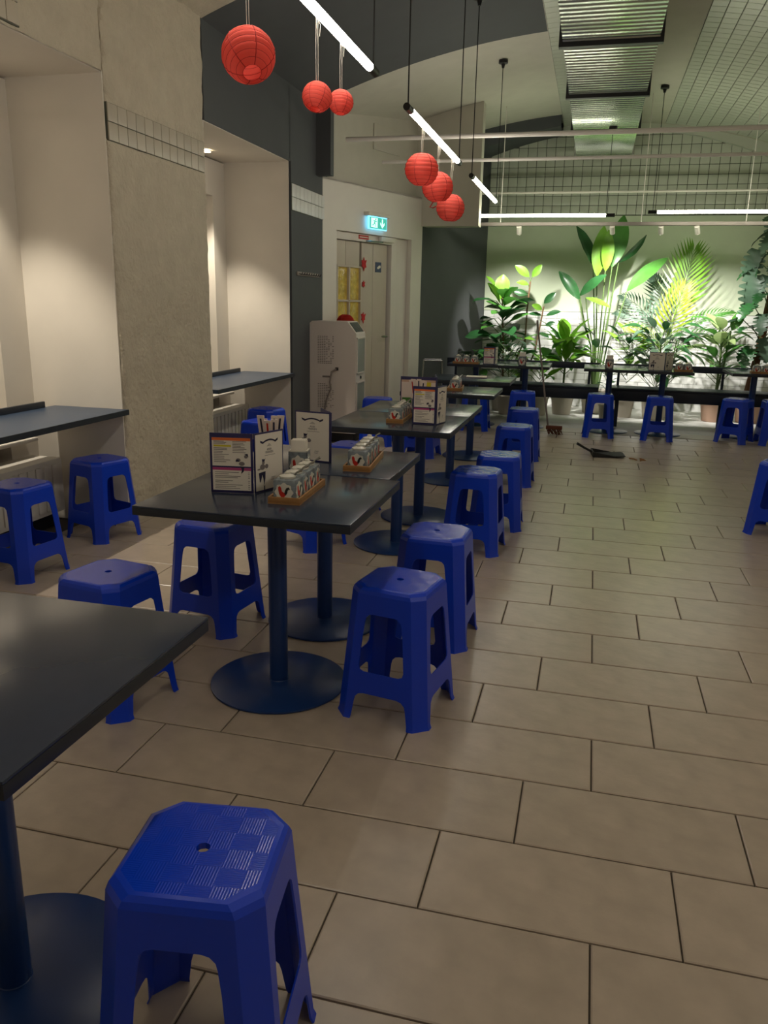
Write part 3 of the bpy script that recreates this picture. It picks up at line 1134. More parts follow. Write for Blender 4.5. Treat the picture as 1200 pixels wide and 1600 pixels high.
# ------------------------------------------------------------------ tables
def table(x, y, wx, wy, label, group, h=.74, rz=0.):
    t = thing('pedestal_table', label, 'table', (x, y, 0), rz, group)
    tp_ = MB().box(-wx / 2, wx / 2, -wy / 2, wy / 2, h - .006, h, .002)
    tp_.build('table_top', M['top'], t)
    MB().box(-wx / 2, wx / 2, -wy / 2, wy / 2, h - .032, h - .0061, .002).build('table_edge', M['edge'], t)
    MB().lathe([(.04, .011), (.0345, .018), (.0345, h - .045)], 24, capb=False).build('post', M['navy'], t)
    MB().lathe([(.25, 0), (.255, .003), (.255, .009), (.25, .012), (.034, .016)], 56).build('base_plate', M['navy'], t)
    MB().box(-.14, .14, -.14, .14, h - .045, h - .0321).build('mounting_plate', M['navy'], t)
    return t


GT = 'dark pedestal tables in the long row'
table(-1.065, 1.14, .63, .635, 'near dark table cut off by the left edge, nothing on it', GT)
table(-1.045, 2.585, .75, .665, 'dark table carrying the open menu stand and rooster jars in front', GT)
table(-1.075, 3.22, .72, .585, 'dark table behind the menu table, with a jar tray at its far corner', GT)
table(-1.045, 4.48, .72, .67, 'dark table with the upright blue framed menu and chopstick cup', GT)
table(-1.045, 5.13, .72, .60, 'dark table joined behind the chopstick cup table', GT)
table(-1.045, 6.36, .73, .62, 'dark table with one small bamboo tray of jars', GT)
table(-1.045, 7.47, .75, .60, 'farthest dark table of the row with a flat menu', GT)
GP = 'dark pedestal tables in front of the plant bench'
table(-1.31, 9.62, .58, .74, 'plant side table at the grey wall with tray and menu', GP)
table(-.725, 9.62, .58, .74, 'plant side table behind the broom with a napkin holder', GP)
table(.235, 9.62, .58, .74, 'plant side table with a napkin holder under the bird of paradise', GP)
table(.82, 9.62, .58, .74, 'plant side table with white menu card and small tray', GP)
table(1.80, 9.74, .58, .74, 'plant side table near the monstera with a jar tray', GP)
table(2.39, 9.74, .58, .74, 'plant side table beyond the right edge of the picture', GP)

# ------------------------------------------------------------------ table-top things
TH = .74


def rooster(mb_white, mb_red, mb_black, w, h):
    """flat rooster emblem in the x-z plane at y=0, white scalloped panel behind"""
    c = [(0 + .46 * w * (1 + .08 * math.cos(8 * k * PI / 16)) * math.cos(k * PI / 16 * 2), .5 * h + .46 * h * (1 + .08 * math.cos(8 * k * PI / 8)) * math.sin(k * PI / 8)) for k in range(16)]
    mb_white.prism([(.46 * w * (1 + .09 * math.cos(8 * k * PI / 16)) * math.cos(k * PI / 16), .47 * h + .44 * h * (1 + .09 * math.cos(8 * k * PI / 16)) * math.sin(k * PI / 16)) for k in range(32)], -.0016, 0)
    b = [(-.30, .70), (-.22, .78), (-.14, .70), (-.10, .52), (.04, .44), (.10, .34), (.02, .24), (-.14, .24), (-.24, .38), (-.28, .56)]
    mb_red.prism([(p[0] * w, p[1] * h) for p in b], -.0026, -.0017)
    tl = [(.03, .40), (.06, .56), (.14, .70), (.26, .74), (.33, .62), (.26, .63), (.20, .56), (.18, .44), (.10, .33)]
    mb_black.prism([(p[0] * w, p[1] * h) for p in tl], -.0026, -.0017)
    mb_black.prism([(-.08 * w, .24 * h), (-.02 * w, .24 * h), (-.02 * w, .12 * h), (-.08 * w, .12 * h)], -.0026, -.0017)


def emblem(parent, w, h, loc, rz):
    a, b, c = MB(), MB(), MB()
    rooster(a, b, c, w, h)
    for nm, mb, m in (('white_panel', a, 'ceramic'), ('rooster_body', b, 'redink'), ('rooster_tail', c, 'black')):
        o = mb.build(nm, M[m], parent, smooth=0)
        o.location = loc
        o.rotation_euler = (0, 0, rz)


jar_proto = {}


def jar(x, y, z, rz, label, group, spoon=True, s=1.):
    if (spoon, s) not in jar_proto:
        t = thing('condiment_jar', label, 'jar', (x, y, z), rz, group)
        w, h = .078 * s, .076 * s
        MB().box(-w / 2, w / 2, -w / 2, w / 2, 0, h, .006).build('body', M['ceramicblue'], t)
        MB().lathe([(.018 * s, h), (.027 * s, h + .001), (.029 * s, h + .008), (.010 * s, h + .014), (.010 * s, h + .02), (.001, h + .022)], 16).build('lid', M['ceramic'], t)
        for k in range(4):
            a = k * PI / 2
            emblem(t, w * .86, h * .92, (math.sin(a) * (w / 2 + .0003), -math.cos(a) * (w / 2 + .0003), .001), a)
        if spoon:
            MB().tube([(.02 * s, 0, h + .002), (.028 * s, .008, h + .018), (.045 * s, .014, h + .026)], [.004, .003, .005], 6).build('spoon', M['steel'], t)
        jar_proto[(spoon, s)] = t
        return t
    t = copy_tree(jar_proto[(spoon, s)])
    t.location = (x, y, z)
    t.rotation_euler = (0, 0, rz)
    t['label'] = label
    t['group'] = group
    return t


def tray(x, y, z, rz, wx, wy, label, n, jlabels, group, spoon=True, wall=.024, s=1.):
    t = thing('bamboo_tray', label, 'tray', (x, y, z), rz, 'bamboo condiment trays')
    MB().box(-wx / 2, wx / 2, -wy / 2, wy / 2, 0, .006).build('bottom', M['wood'], t)
    for (a, b, c, d) in ((-wx / 2, wx / 2, -wy / 2, -wy / 2 + .008), (-wx / 2, wx / 2, wy / 2 - .008, wy / 2), (-wx / 2, -wx / 2 + .008, -wy / 2 + .008, wy / 2 - .008), (wx / 2 - .008, wx / 2, -wy / 2 + .008, wy / 2 - .008)):
        MB().box(a, b, c, d, .0061, wall, .002).build('side', M['wood'], t)
    along_y = wy > wx
    L = (wy if along_y else wx) - .018
    for i in range(n):
        q = -L / 2 + L * (i + .5) / n
        lx, ly = (0, q) if along_y else (q, 0)
        X = x + lx * math.cos(rz) - ly * math.sin(rz)
        Y = y + lx * math.sin(rz) + ly * math.cos(rz)
        jar(X, Y, z + .0062, rz + (.04 if i % 2 else -.03), jlabels[i], group, spoon, s)
    return t


ordn = ['front', 'second', 'third', 'rearmost']
tray(-.965, 2.59, TH, .06, .112, .33, 'bamboo tray of rooster jars beside the open menu on the front table', 4,
     ['%s blue and white rooster jar in the tray beside the open menu' % o for o in ordn], 'rooster jars on the front table')
tray(-.893, 3.20, TH, .10, .112, .36, 'bamboo tray of rooster jars at the aisle corner of the second table', 4,
     ['%s rooster jar with spoon in the tray at the second table corner' % o for o in ordn], 'rooster jars on the second table')
tray(-1.055, 4.55, TH, .05, .10, .34, 'bamboo tray of jars next to the upright menu with chopstick cup', 4,
     ['%s rooster jar in the tray next to the chopstick cup menu' % o for o in ordn], 'rooster jars on the third table')
tray(-1.03, 6.40, TH, .10, .12, .28, 'small bamboo tray alone on the dark table past the chopsticks', 3,
     ['%s jar in the lone tray past the chopstick cup table' % o for o in ordn[:3]], 'rooster jars on the fifth table')
tray(-1.39, 9.33, TH, 0, .30, .12, 'bamboo tray at the grey wall end of the plant side tables', 3,
     ['%s jar in the tray at the grey wall end of the plant tables' % o for o in ('outer', 'central', 'inner')], 'jars on the plant side table by the grey wall')
tray(1.0, 9.36, TH, 0, .19, .12, 'small bamboo tray right beside the white menu card by the plants', 2,
     ['%s jar beside the white menu card on the plant side table' % o for o in ('nearer', 'other')], 'jars beside the white menu card')
tray(1.86, 9.50, TH, 0, .30, .12, 'bamboo tray of jars on the plant side table below the monstera', 3,
     ['%s jar in the tray below the monstera' % o for o in ('outer', 'central', 'inner')], 'jars below the monstera')
tray(-3.02, 3.10, .7375, .1, .14, .24, 'bamboo tray at the left edge on the near blue counter', 2,
     ['%s jar in the tray on the near blue counter' % o for o in ('front', 'rear')], 'jars on the near counter')


# menu panels ---------------------------------------------------------------
def flat(mb, x0, x1, z0, z1, y):
    return mb.add([(x0, y, z0), (x1, y, z0), (x1, y, z1), (x0, y, z1)], [(0, 1, 2, 3)])


def menu_list_page(parent, w, h):
    """price list page in x 0..w, z 0..h, facing -y; parent is the panel"""
    e = -.0022
    a = MB()
    flat(a, .008, w - .008, h * .455, h - .016, e)
    flat(a, .008, w - .008, .010, h * .43, e)
    a.build('page', M['paper'], parent, smooth=0)
    flat(MB(), .008, w - .008, h - .026, h - .016, e - .0004).build('orange_heading', M['orange'], parent, smooth=0)
    flat(MB(), .014, w * .5, h * .775, h * .805, e - .0004).build('yellow_heading', M['yellow'], parent, smooth=0)
    flat(MB(), .008, w - .008, h * .385, h * .43, e - .0004).build('pink_heading', M['pink'], parent, smooth=0)
    t = MB()
    rr = random.Random(3)
    for z in [h * k for k in (.86, .84, .82, .745, .72, .69, .665, .64, .61, .58, .55, .52)]:
        flat(t, .014, .014 + w * (.2 + .18 * rr.random()), z, z + .0022, e - .0004)
    for z in [h * k for k in (.86, .835, .81, .785, .76, .735, .71, .68)]:
        flat(t, w * .53, w * (.7 + .18 * rr.random()), z, z + .0022, e - .0004)
    for z in [h * k for k in (.345, .315, .28, .255, .205, .175, .135, .105, .075)]:
        flat(t, .016, w * (.4 + .4 * rr.random()), z, z + .0022, e - .0004)
        flat(t, w * .88, w * .92, z, z + .0022, e - .0004)
    tag(t.build('printed_text', M['greyink'], parent, smooth=0), kind='stuff')
    g = MB()     # small drawn figure riding over the lower heading
    for (cx, cz, rx, rz_) in ((.84, .62, .045, .03), (.66, .56, .055, .03), (.74, .50, .07, .035)):
        g.add([(w * cx + w * rx * math.cos(k * PI / 5), e - .0008, h * cz + h * rz_ * math.sin(k * PI / 5)) for k in range(10)], [tuple(range(10))])
    tag(g.build('drawing', M['greyink'], parent, smooth=0), kind='stuff')
    g = MB()
    for p in ([(.80, .66), (.88, .67), (.90, .61), (.86, .64)], [(.70, .46), (.80, .45), (.78, .37), (.72, .33), (.74, .40)], [(.60, .56), (.66, .57), (.68, .54), (.60, .53)]):
        g.add([(w * q[0], e - .0011, h * q[1]) for q in p], [tuple(range(len(p)))])
    tag(g.build('drawing_ink', M['ink'], parent, smooth=0), kind='stuff')


def menu_cover_page(parent, w, h):
    e = -.0022
    flat(MB(), .005, w - .005, .006, h - .006, e).build('page', M['paper'], parent, smooth=0)
    g = MB()     # arched banner with turned up ends
    n = 12
    vs = []
    for i in range(n + 1):
        u = i / n * 2 - 1
        zz = h * (.845 - .04 * u * u)
        vs += [(w * (.5 + .22 * u), e - .0004, zz), (w * (.5 + .22 * u), e - .0004, zz + h * .03)]
    g.add(vs, [(2 * i, 2 * i + 2, 2 * i + 3, 2 * i + 1) for i in range(n)])
    for sgn in (-1, 1):
        g.add([(w * (.5 + sgn * .2), e - .0004, h * .80), (w * (.5 + sgn * .30), e - .0004, h * .83), (w * (.5 + sgn * .31), e - .0004, h * .87), (w * (.5 + sgn * .22), e - .0004, h * .845)], [(0, 1, 2, 3)])
    tag(g.build('banner', M['ink'], parent, smooth=0), kind='stuff')
    g = MB()
    for i in range(4):
        g.add([(w * (.5 + q * .02), e - .0004, h * (.755 + .014 * abs(2 - k) * 0 + .012 * i)) for k, q in enumerate((-4 + i, 4 - i))] + [(w * (.5 + q * .02), e - .0004, h * (.761 + .012 * i)) for q in (4 - i, -4 + i)], [(0, 1, 2, 3)])
    tag(g.build('rays', M['greyink'], parent, smooth=0), kind='stuff')
    text_mesh('ANA', h * .055, M['ink'], parent, (w * .5, e - .0006, h * .685), (PI / 2, 0, 0))
    text_mesh('MARRIEN', h * .058, M['ink'], parent, (w * .5, e - .0006, h * .635), (PI / 2, 0, 0), sx=.8)
    flat(MB(), w * .34, w * .70, h * .60, h * .607, e - .0004).build('underline', M['greyink'], parent, smooth=0)
    text_mesh('STREET', h * .032, M['ink'], parent, (w * .62, e - .0006, h * .20), (PI / 2, 0, 0), sx=.9)
    text_mesh('FOOD', h * .032, M['ink'], parent, (w * .60, e - .0006, h * .165), (PI / 2, 0, 0), sx=.9)
    g = MB()     # striding figure in dark trousers carrying a round tray
    for p in ([(.24, .555), (.34, .545), (.37, .575), (.33, .51), (.25, .505)], [(.13, .33), (.36, .34), (.35, .22), (.31, .10), (.28, .22), (.25, .29), (.19, .17), (.16, .17), (.14, .26)],
              [(.30, .10), (.33, .10), (.34, .02), (.30, .03)]):
        g.add([(w * q[0], e - .0006, h * q[1]) for q in p], [tuple(range(len(p)))])
    tag(g.build('drawing_ink', M['ink'], parent, smooth=0), kind='stuff')
    g = MB()
    for (cx, cz, rx, rz_) in ((.29, .49, .05, .03), (.40, .42, .06, .04), (.26, .42, .09, .05), (.14, .39, .06, .015)):
        g.add([(w * cx + w * rx * math.cos(k * PI / 5), e - .0005, h * cz + h * rz_ * math.sin(k * PI / 5)) for k in range(10)], [tuple(range(10))])
    tag(g.build('drawing', M['greyink'], parent, smooth=0), kind='stuff')


def panel(parent, w, h, loc, rz, kind, frame='menublue'):
    p = MB().box(0, w, -.002, .002, 0, h, .001).build('panel', M[frame], parent)
    p.location = loc
    p.rotation_euler = (0, 0, rz)
    if kind == 'list':
        menu_list_page(p, w, h)
    elif kind == 'cover':
        menu_cover_page(p, w, h)
    elif kind == 'photo':
        e = -.0022
        flat(MB(), .006, w - .006, .008, h - .03, e).build('page', M['pinkpaper'], p, smooth=0)
        flat(MB(), .006, w - .006, h - .034, h - .02, e - .0003).build('heading', M['potpink'], p, smooth=0)
        flat(MB(), .012, w * .45, h * .2, h * .38, e - .0003).build('dish_photo', M['leafmid'], p, smooth=0)
        flat(MB(), w * .62, w * .85, h * .4, h * .85, e - .0003).build('dish_photo', M['yellow'], p, smooth=0)
    return p


def menu_stand(x, y, z, rz, label, k1='list', k2='cover', w=.153, h=.213, fold=82):
    """folded card: first panel faces the room, second one turns back to the far side"""
    t = thing('menu_stand', label, 'menu', (x, y, z + .0005), rz, 'folded menu stands')
    panel(t, w, h, (-w, 0, 0), 0, k1)
    panel(t, w, h, (.003, .003, 0), math.radians(fold), k2)
    return t


menu_stand(-1.110, 2.535, TH, math.radians(9), 'open folded menu with price list and figure cover on the front table', fold=62)
menu_stand(-1.03, 3.155, TH, math.radians(-8), 'menu cover with arched banner standing behind the napkin holder', k1='cover', k2='photo', w=.165, h=.213, fold=132)
menu_stand(-.815, 4.40, TH, math.radians(-3), 'upright menu with orange and pink headings on the chopstick table', w=.135, h=.213, fold=80)
menu_stand(-.925, 4.99, TH, math.radians(4), 'menu with dish photos standing behind the chopstick cup', k1='photo', k2='cover', w=.23, h=.213, fold=100)
menu_stand(-1.06, 9.30, TH, math.radians(2), 'narrow menu next to the jar tray at the grey wall end', w=.13, h=.2)
menu_stand(.80, 9.33, TH, math.radians(-3), 'white menu card standing on the plant side table under the palm', k1='cover', w=.17, h=.2, fold=60)
fm = thing('flat_menu', 'pale menu lying flat on the farthest table of the row', 'menu', (-1.02, 7.55, TH), .1)
MB().box(-.1, .1, -.08, .08, 0, .004, .001).build('cover', M['menublue'], fm)
MB().box(-.095, .095, -.075, .075, .0041, .012, .001).build('pages', M['paper'], fm)


def napkin_holder(x, y, z, rz, label, w=.072, h=.105, nap=True):
    t = thing('napkin_holder', label, 'napkin holder', (x, y, z), rz, 'rooster napkin holders')
    mb = MB()
    for (a, b, c, d) in ((-w / 2, w / 2, -w / 2, -w / 2 + .005), (-w / 2, w / 2, w / 2 - .005, w / 2), (-w / 2, -w / 2 + .005, -w / 2, w / 2), (w / 2 - .005, w / 2, -w / 2, w / 2)):
        mb.box(a, b, c, d, 0, h)
    mb.box(-w / 2, w / 2, -w / 2, w / 2, 0, .005)
    mb.build('box', M['ceramicblue'], t)
    rim = MB()
    for (a, b, c, d) in ((-w / 2, w / 2, -w / 2, -w / 2 + .006), (-w / 2, w / 2, w / 2 - .006, w / 2), (-w / 2, -w / 2 + .006, -w / 2, w / 2), (w / 2 - .006, w / 2, -w / 2, w / 2)):
        rim.box(a, b, c, d, h, h + .004)
    rim.build('rim', M['ceramic'], t)
    for k in range(4):
        a = k * PI / 2
        emblem(t, w * .9, h * .9, (math.sin(a) * (w / 2 + .0003), -math.cos(a) * (w / 2 + .0003), .004), a)
    if nap:
        for i in range(4):
            q = -w / 2 + .010 + i * .015
            o = MB().box(-w / 2 + .008, w / 2 - .008, q, q + .010, .006, h + .045 - .006 * (i % 2), .003).build('napkin', M['paper'], t)
    return t


def chopstick_cup(x, y, z, label, n, seed, h=.11):
    t = napkin_holder(x, y, z, .05, label, .065, h, nap=False)
    t.name = 'chopstick_cup'
    t['category'] = 'chopstick cup'
    t['group'] = 'cups of paper sleeved chopsticks'
    rr = random.Random(seed)
    for i in range(n):
        a = rr.uniform(0, 6.28)
        bx, by = .016 * math.cos(a), .016 * math.sin(a)
        tx, ty = (.01 + .022 * rr.random()) * math.cos(a), (.01 + .022 * rr.random()) * math.sin(a)
        p0, p1 = Vector((bx, by, .007)), Vector((bx + tx, by + ty, .205 + .02 * rr.random()))
        d = p1 - p0
        side = Vector((1, .2 * rr.uniform(-1, 1), 0)).normalized() * .014
        nrm = d.cross(side).normalized() * .003
        mb = MB().add([p0 - side - nrm, p0 + side - nrm, p0 + side + nrm, p0 - side + nrm, p1 - side - nrm, p1 + side - nrm, p1 + side + nrm, p1 - side + nrm],
                      [(0, 1, 2, 3), (4, 5, 6, 7), (0, 1, 5, 4), (1, 2, 6, 5), (2, 3, 7, 6), (3, 0, 4, 7)])
        s = mb.build('chopstick_sleeve', M['pinkpaper'], t)
        a_, b_ = p0 + d * .62, p0 + d * .95
        MB().add([a_ - side * .25 - nrm * 1.15, a_ + side * .35 - nrm * 1.15, b_ + side * .2 - nrm * 1.15, b_ - side * .3 - nrm * 1.15], [(0, 1, 2, 3)]).build('print', M['ink'] if i != 4 else M['redink'], s, smooth=0)
    return t


napkin_holder(-1.055, 2.85, TH, .18, 'rooster napkin holder stuffed with white napkins behind the front jars')
chopstick_cup(-1.205, 2.93, TH, 'cup of paper sleeved chopsticks between the two menus on the front table', 7, 5)
chopstick_cup(-.985, 4.72, TH, 'cup of sleeved chopsticks behind the upright menu with headings', 9, 9)
napkin_holder(-.745, 9.33, TH, 0, 'napkin holder standing on the plant table behind the broom', .085)
napkin_holder(.215, 9.35, TH, 0, 'napkin holder on the plant table below the bird of paradise', .085)

# ------------------------------------------------------------------ air cooler cabinet
ac = thing('air_cooler', 'tall white mobile air cooler cabinet with sloped dark panel by the door', 'air cooler', (-2.755, 7.75, 0), 0)
pr_ = [(0, .10), (.49, .10), (.49, 1.10), (.40, 1.215), (.03, 1.215), (0, 1.19)]
MB().prism(pr_, 0, .34, 'y').build('cabinet', M['acwhite'], ac, smooth=20)
MB().box(.02, .47, .02, .32, 0.012, .10).build('plinth', M['black'], ac)
for (x, y) in ((.06, .06), (.43, .06), (.06, .28), (.43, .28)):
    MB().tube([(x, y - .012, .014), (x, y + .012, .014)], .014, 10).build('caster', M['rubber'], ac)
# sloped control panel
sv = [Vector((.492, 0, 1.10)), Vector((.402, 0, 1.217))]
pn = MB()
for (u0, u1, y0, y1, off) in ((.12, .9, .03, .31, .002),):
    a, b = sv[0].lerp(sv[1], u0), sv[0].lerp(sv[1], u1)
    nn = Vector((.115, 0, .09)).normalized() * off
    pn.add([(a.x, y0, a.z), (a.x, y1, a.z), (b.x, y1, b.z), (b.x, y0, b.z), (a.x + nn.x, y0, a.z + nn.z), (a.x + nn.x, y1, a.z + nn.z), (b.x + nn.x, y1, b.z + nn.z), (b.x + nn.x, y0, b.z + nn.z)],
           [(0, 1, 2, 3), (4, 5, 6, 7), (0, 1, 5, 4), (1, 2, 6, 5), (2, 3, 7, 6), (3, 0, 4, 7)])
pn.build('control_panel', M['screen'], ac, smooth=0)
for (z0, z1) in ((.27, .62), (.70, 1.06)):
    f = MB()
    for (a, b, c, d) in ((.02, .32, z0, z0 + .015), (.02, .32, z1 - .015, z1), (.02, .035, z0, z1), (.305, .32, z0, z1)):
        f.box(.49, .502, a, b, c, d, .003)
    g_ = f.build('grille_frame', M['acwhite'], ac)
    MB().box(.49, .494, .035, .305, z0 + .015, z1 - .015).build('filter_mesh', M['filter'], ac)
MB().tube([(.49, .17, .66), (.50, .17, .66)], .016, 12).build('knob', M['screen'], ac)
for (z0, rows) in ((.80, 17), (.36, 15)):
    vt = MB()
    rr = random.Random(rows)
    for r in range(rows):
        for c in range(8):
            if c > 3 and rr.random() < .45:
                continue
            vt.box(.09 + c * .022, .105 + c * .022, -.002, .001, z0 + r * .0165, z0 + r * .0165 + .005)
    tag(vt.build('vent_slots', M['vent'], ac, smooth=0), kind='stuff')
for z in (.66, .30):
    MB().box(.14, .22, -.003, .001, z, z + .018).build('grip', M['cable'], ac)
MB().box(.28, .31, -.02, .001, .735, .765, .004).build('cable_gland', M['black'], ac)
MB().tube([(.295, -.02, .75), (.25, -.04, .72), (.235, -.045, .62), (.245, -.045, .55), (.20, -.05, .44), (.165, -.05, .25), (.13, -.06, .1), (.12, -.08, .012)], .009, 8).build('power_cable', M['cable'], ac)

# ------------------------------------------------------------------ benches behind the far tables
def bench(x0, x1, label):
    t = thing('bench', label, 'bench', ((x0 + x1) / 2, 10.2, 0), 0, 'navy benches before the plants')
    w = (x1 - x0) / 2
    MB().box(-w, w, -.20, .20, .44, .47, .006).build('seat', M['bench'], t)
    MB().box(-w, w, -.20, -.17, .32, .44, .004).build('apron', M['bench'], t)
    MB().box(-w, w, .17, .20, .32, .44, .004).build('apron', M['bench'], t)
    MB().box(-w, w, .185, .215, .655, .735, .012).build('back_rail', M['bench'], t)
    n = 3
    for i in range(n):
        x = -w + .12 + (2 * w - .24) * i / (n - 1)
        MB().box(x - .015, x + .015, .188, .212, .47, .655).build('back_post', M['bench'], t)
        MB().box(x - .02, x + .02, -.16, -.12, 0, .44).build('leg', M['bench'], t)
        MB().box(x - .02, x + .02, .12, .16, 0, .44).build('leg', M['bench'], t)
    return t


bench(-1.80, .13, 'long navy bench with back rail behind the broom and plant side tables')
bench(.24, 2.9, 'long navy bench with back rail below the palm and monstera')

# high chair of chrome tube by the grey wall
ch = thing('chrome_high_chair', 'chrome tube high chair against the grey wall by the door', 'high chair', (-1.86, 9.72, 0), .2)
for (x, y) in ((-.11, -.11), (.11, -.11), (-.11, .11), (.11, .11)):
    MB().tube([(x * 1.25, y * 1.25, .0), (x, y, .74)], .009, 8).build('leg', M['steel'], ch)
MB().tube([(-.11, -.11, .74), (.11, -.11, .74), (.11, .11, .74), (-.11, .11, .74), (-.11, -.11, .74)], .009, 8).build('rail', M['steel'], ch)
MB().box(-.10, .10, -.10, .10, .50, .52, .006).build('seat', M['black'], ch)

# broom, dustpan, crumbs
br = thing('broom', 'broom leaning on a plant side table, pale handle and brown head', 'broom', (-.40, 9.13, 0))
MB().tube([(0, 0, .10), (-.20, .05, 1.25)], .010, 8).build('handle', M['cable'], br)
hb = MB().box(-.02, .16, -.03, .03, .06, .10, .008)
hb.build('head', M['bristle'], br)
bb = MB()
for i in range(40):
    x, y = R.uniform(-.015, .155), R.uniform(-.024, .024)
    bb.tube([(x, y, .062), (x + .03 + R.uniform(-.02, .03), y + R.uniform(-.015, .015), .002)], .003, 4)
tag(bb.build('bristles', M['bristle'], br), kind='stuff')
dp = thing('dustpan', 'black dustpan with raised handle lying in the tiled aisle', 'dustpan', (.22, 7.97, 0), .1)
MB().prism([(-.13, 0.002), (.16, .012), (.18, .02), (.16, .024), (-.10, .012), (-.12, .05), (-.13, .05)], -.12, .12, 'y').build('pan', M['black'], dp)
MB().tube([(-.12, 0, .03), (-.20, -.02, .07), (-.28, -.03, .115)], [.012, .011, .013], 8).build('handle', M['black'], dp)
for s in (-1, 1):
    MB().prism([(-.13, .0), (.12, .012), (-.12, .05)], s * .12 - .002, s * .12 + .002, 'y').build('side_wall', M['black'], dp)
cr = MB()
for i in range(26):
    x, y = .52 + R.gauss(0, .05), 7.86 + R.gauss(0, .03)
    s = R.uniform(.004, .012)
    cr.box(x - s, x + s, y - s * .6, y + s * .6, .0005, s * .8)
tag(cr.build('swept_crumbs', M['crumb'], smooth=0), 'small scatter of brown sweepings beside the dustpan', 'crumbs', kind='stuff')

# ------------------------------------------------------------------ plants
def leaf_mesh(name, m, L, W, shape='oval', droop=.25, fold=.12, wave=.0, n=7, slits=False, pet=0.):
    """leaf along +x from the origin, upper side +z, 4 strips wide"""
    vs, fs = [], []
    cols = (-1, -.5, 0, .5, 1)
    N_ = n * (3 if slits else 1)
    for i in range(N_ + 1):
        t = i / N_
        if shape == 'oval':
            w = math.sin(PI * min(1, t * .97 + .015)) ** .75
        elif shape == 'obovate':
            w = math.sin(PI * t ** 1.35 * .96 + .04) ** .8
        elif shape == 'lance':
            w = math.sin(PI * t ** .75) ** 1.0
        elif shape == 'heart':
            w = math.sin(PI * (t * .86 + .14)) ** .6 if t < .98 else .02
        else:
            w = 1 - t
        w = max(w, .02)
        a = droop * t
        x = L * (math.sin(a) / droop if droop > 1e-4 else t)
        z = -L * ((1 - math.cos(a)) / droop if droop > 1e-4 else 0)
        for c in cols:
            ww = w
            if slits and abs(c) > .6 and (i % 3 == 1) and .15 < t < .92:
                ww = w * .5
            y = c * ww * W / 2
            zz = z + abs(c) * fold * W * w + wave * W * math.sin(i * 1.7 + c * 2) * abs(c)
            vs.append((x + pet, y, zz))
    k = len(cols)
    for i in range(N_):
        for j in range(k - 1):
            fs.append((i * k + j, i * k + j + 1, (i + 1) * k + j + 1, (i + 1) * k + j))
    return MB().add(vs, fs).data(name, m, 60, fixn=False)


def frond_mesh(m, L, n=20, leaf=.22, spread=1.0, droop=.5):
    mb = MB()
    pts = []
    for i in range(n + 1):
        t = i / n
        a = droop * t
        pts.append(Vector((L * math.sin(a) / droop, 0, -L * (1 - math.cos(a)) / droop)))
    mb.tube(pts, [.006 - .004 * i / n for i in range(n + 1)], 5)
    for i in range(int(n * .22), n + 1):
        t = i / n
        p = pts[i]
        d = (pts[i] - pts[i - 1]).normalized()
        ll = leaf * (math.sin(PI * (t * .75 + .18)) ** .6)
        for s in (-1, 1):
            ang = spread * (1.05 - .75 * t)
            dr = (d * math.cos(ang) + Vector((0, s, .12)) * math.sin(ang)).normalized()
            side = dr.cross(Vector((0, 0, 1))).normalized() * .016
            q1 = p + dr * ll * .5 + Vector((0, 0, .01))
            q2 = p + dr * ll + Vector((0, 0, -.18 * ll))
            mb.add([p, q1 - side, q2, q1 + side], [(0, 1, 2, 3)])
    return mb.data('frond', m, 0, fixn=False)


def place(o, base, head, pitch, roll):
    o.matrix_local = Matrix.Translation(base) @ Matrix.Rotation(head, 4, 'Z') @ Matrix.Rotation(-pitch, 4, 'Y') @ Matrix.Rotation(roll, 4, 'X') @ Matrix.Diagonal(o.scale.to_4d())


def aim(o, base, tip, face=(0, -1, .25), length=None):
    """leaf from base to tip with its upper side turned towards `face`"""
    base, tip = Vector(base), Vector(tip)
    x = (tip - base).normalized()
    f = Vector(face)
    z = (f - x * f.dot(x)).normalized()
    y = z.cross(x)
    s = (tip - base).length / length if length else 1
    m = Matrix(((x.x, y.x, z.x, base.x), (x.y, y.y, z.y, base.y), (x.z, y.z, z.z, base.z), (0, 0, 0, 1)))
    o.matrix_local = m @ Matrix.Scale(s, 4)


def pot(parent, r=.13, h=.24, m='pot', z=0.):
    MB().lathe([(r * .72, z), (r * .78, z + .005), (r, z + h - .02), (r * 1.05, z + h - .02), (r * 1.05, z + h), (r * .93, z + h), (r * .9, z + h - .03)], 24, capt=False).build('pot', M[m], parent)
    MB().lathe([(r * .91, z + h - .035), (r * .9, z + h - .03), (.001, z + h - .022)], 20).build('soil', M['soil'], parent)


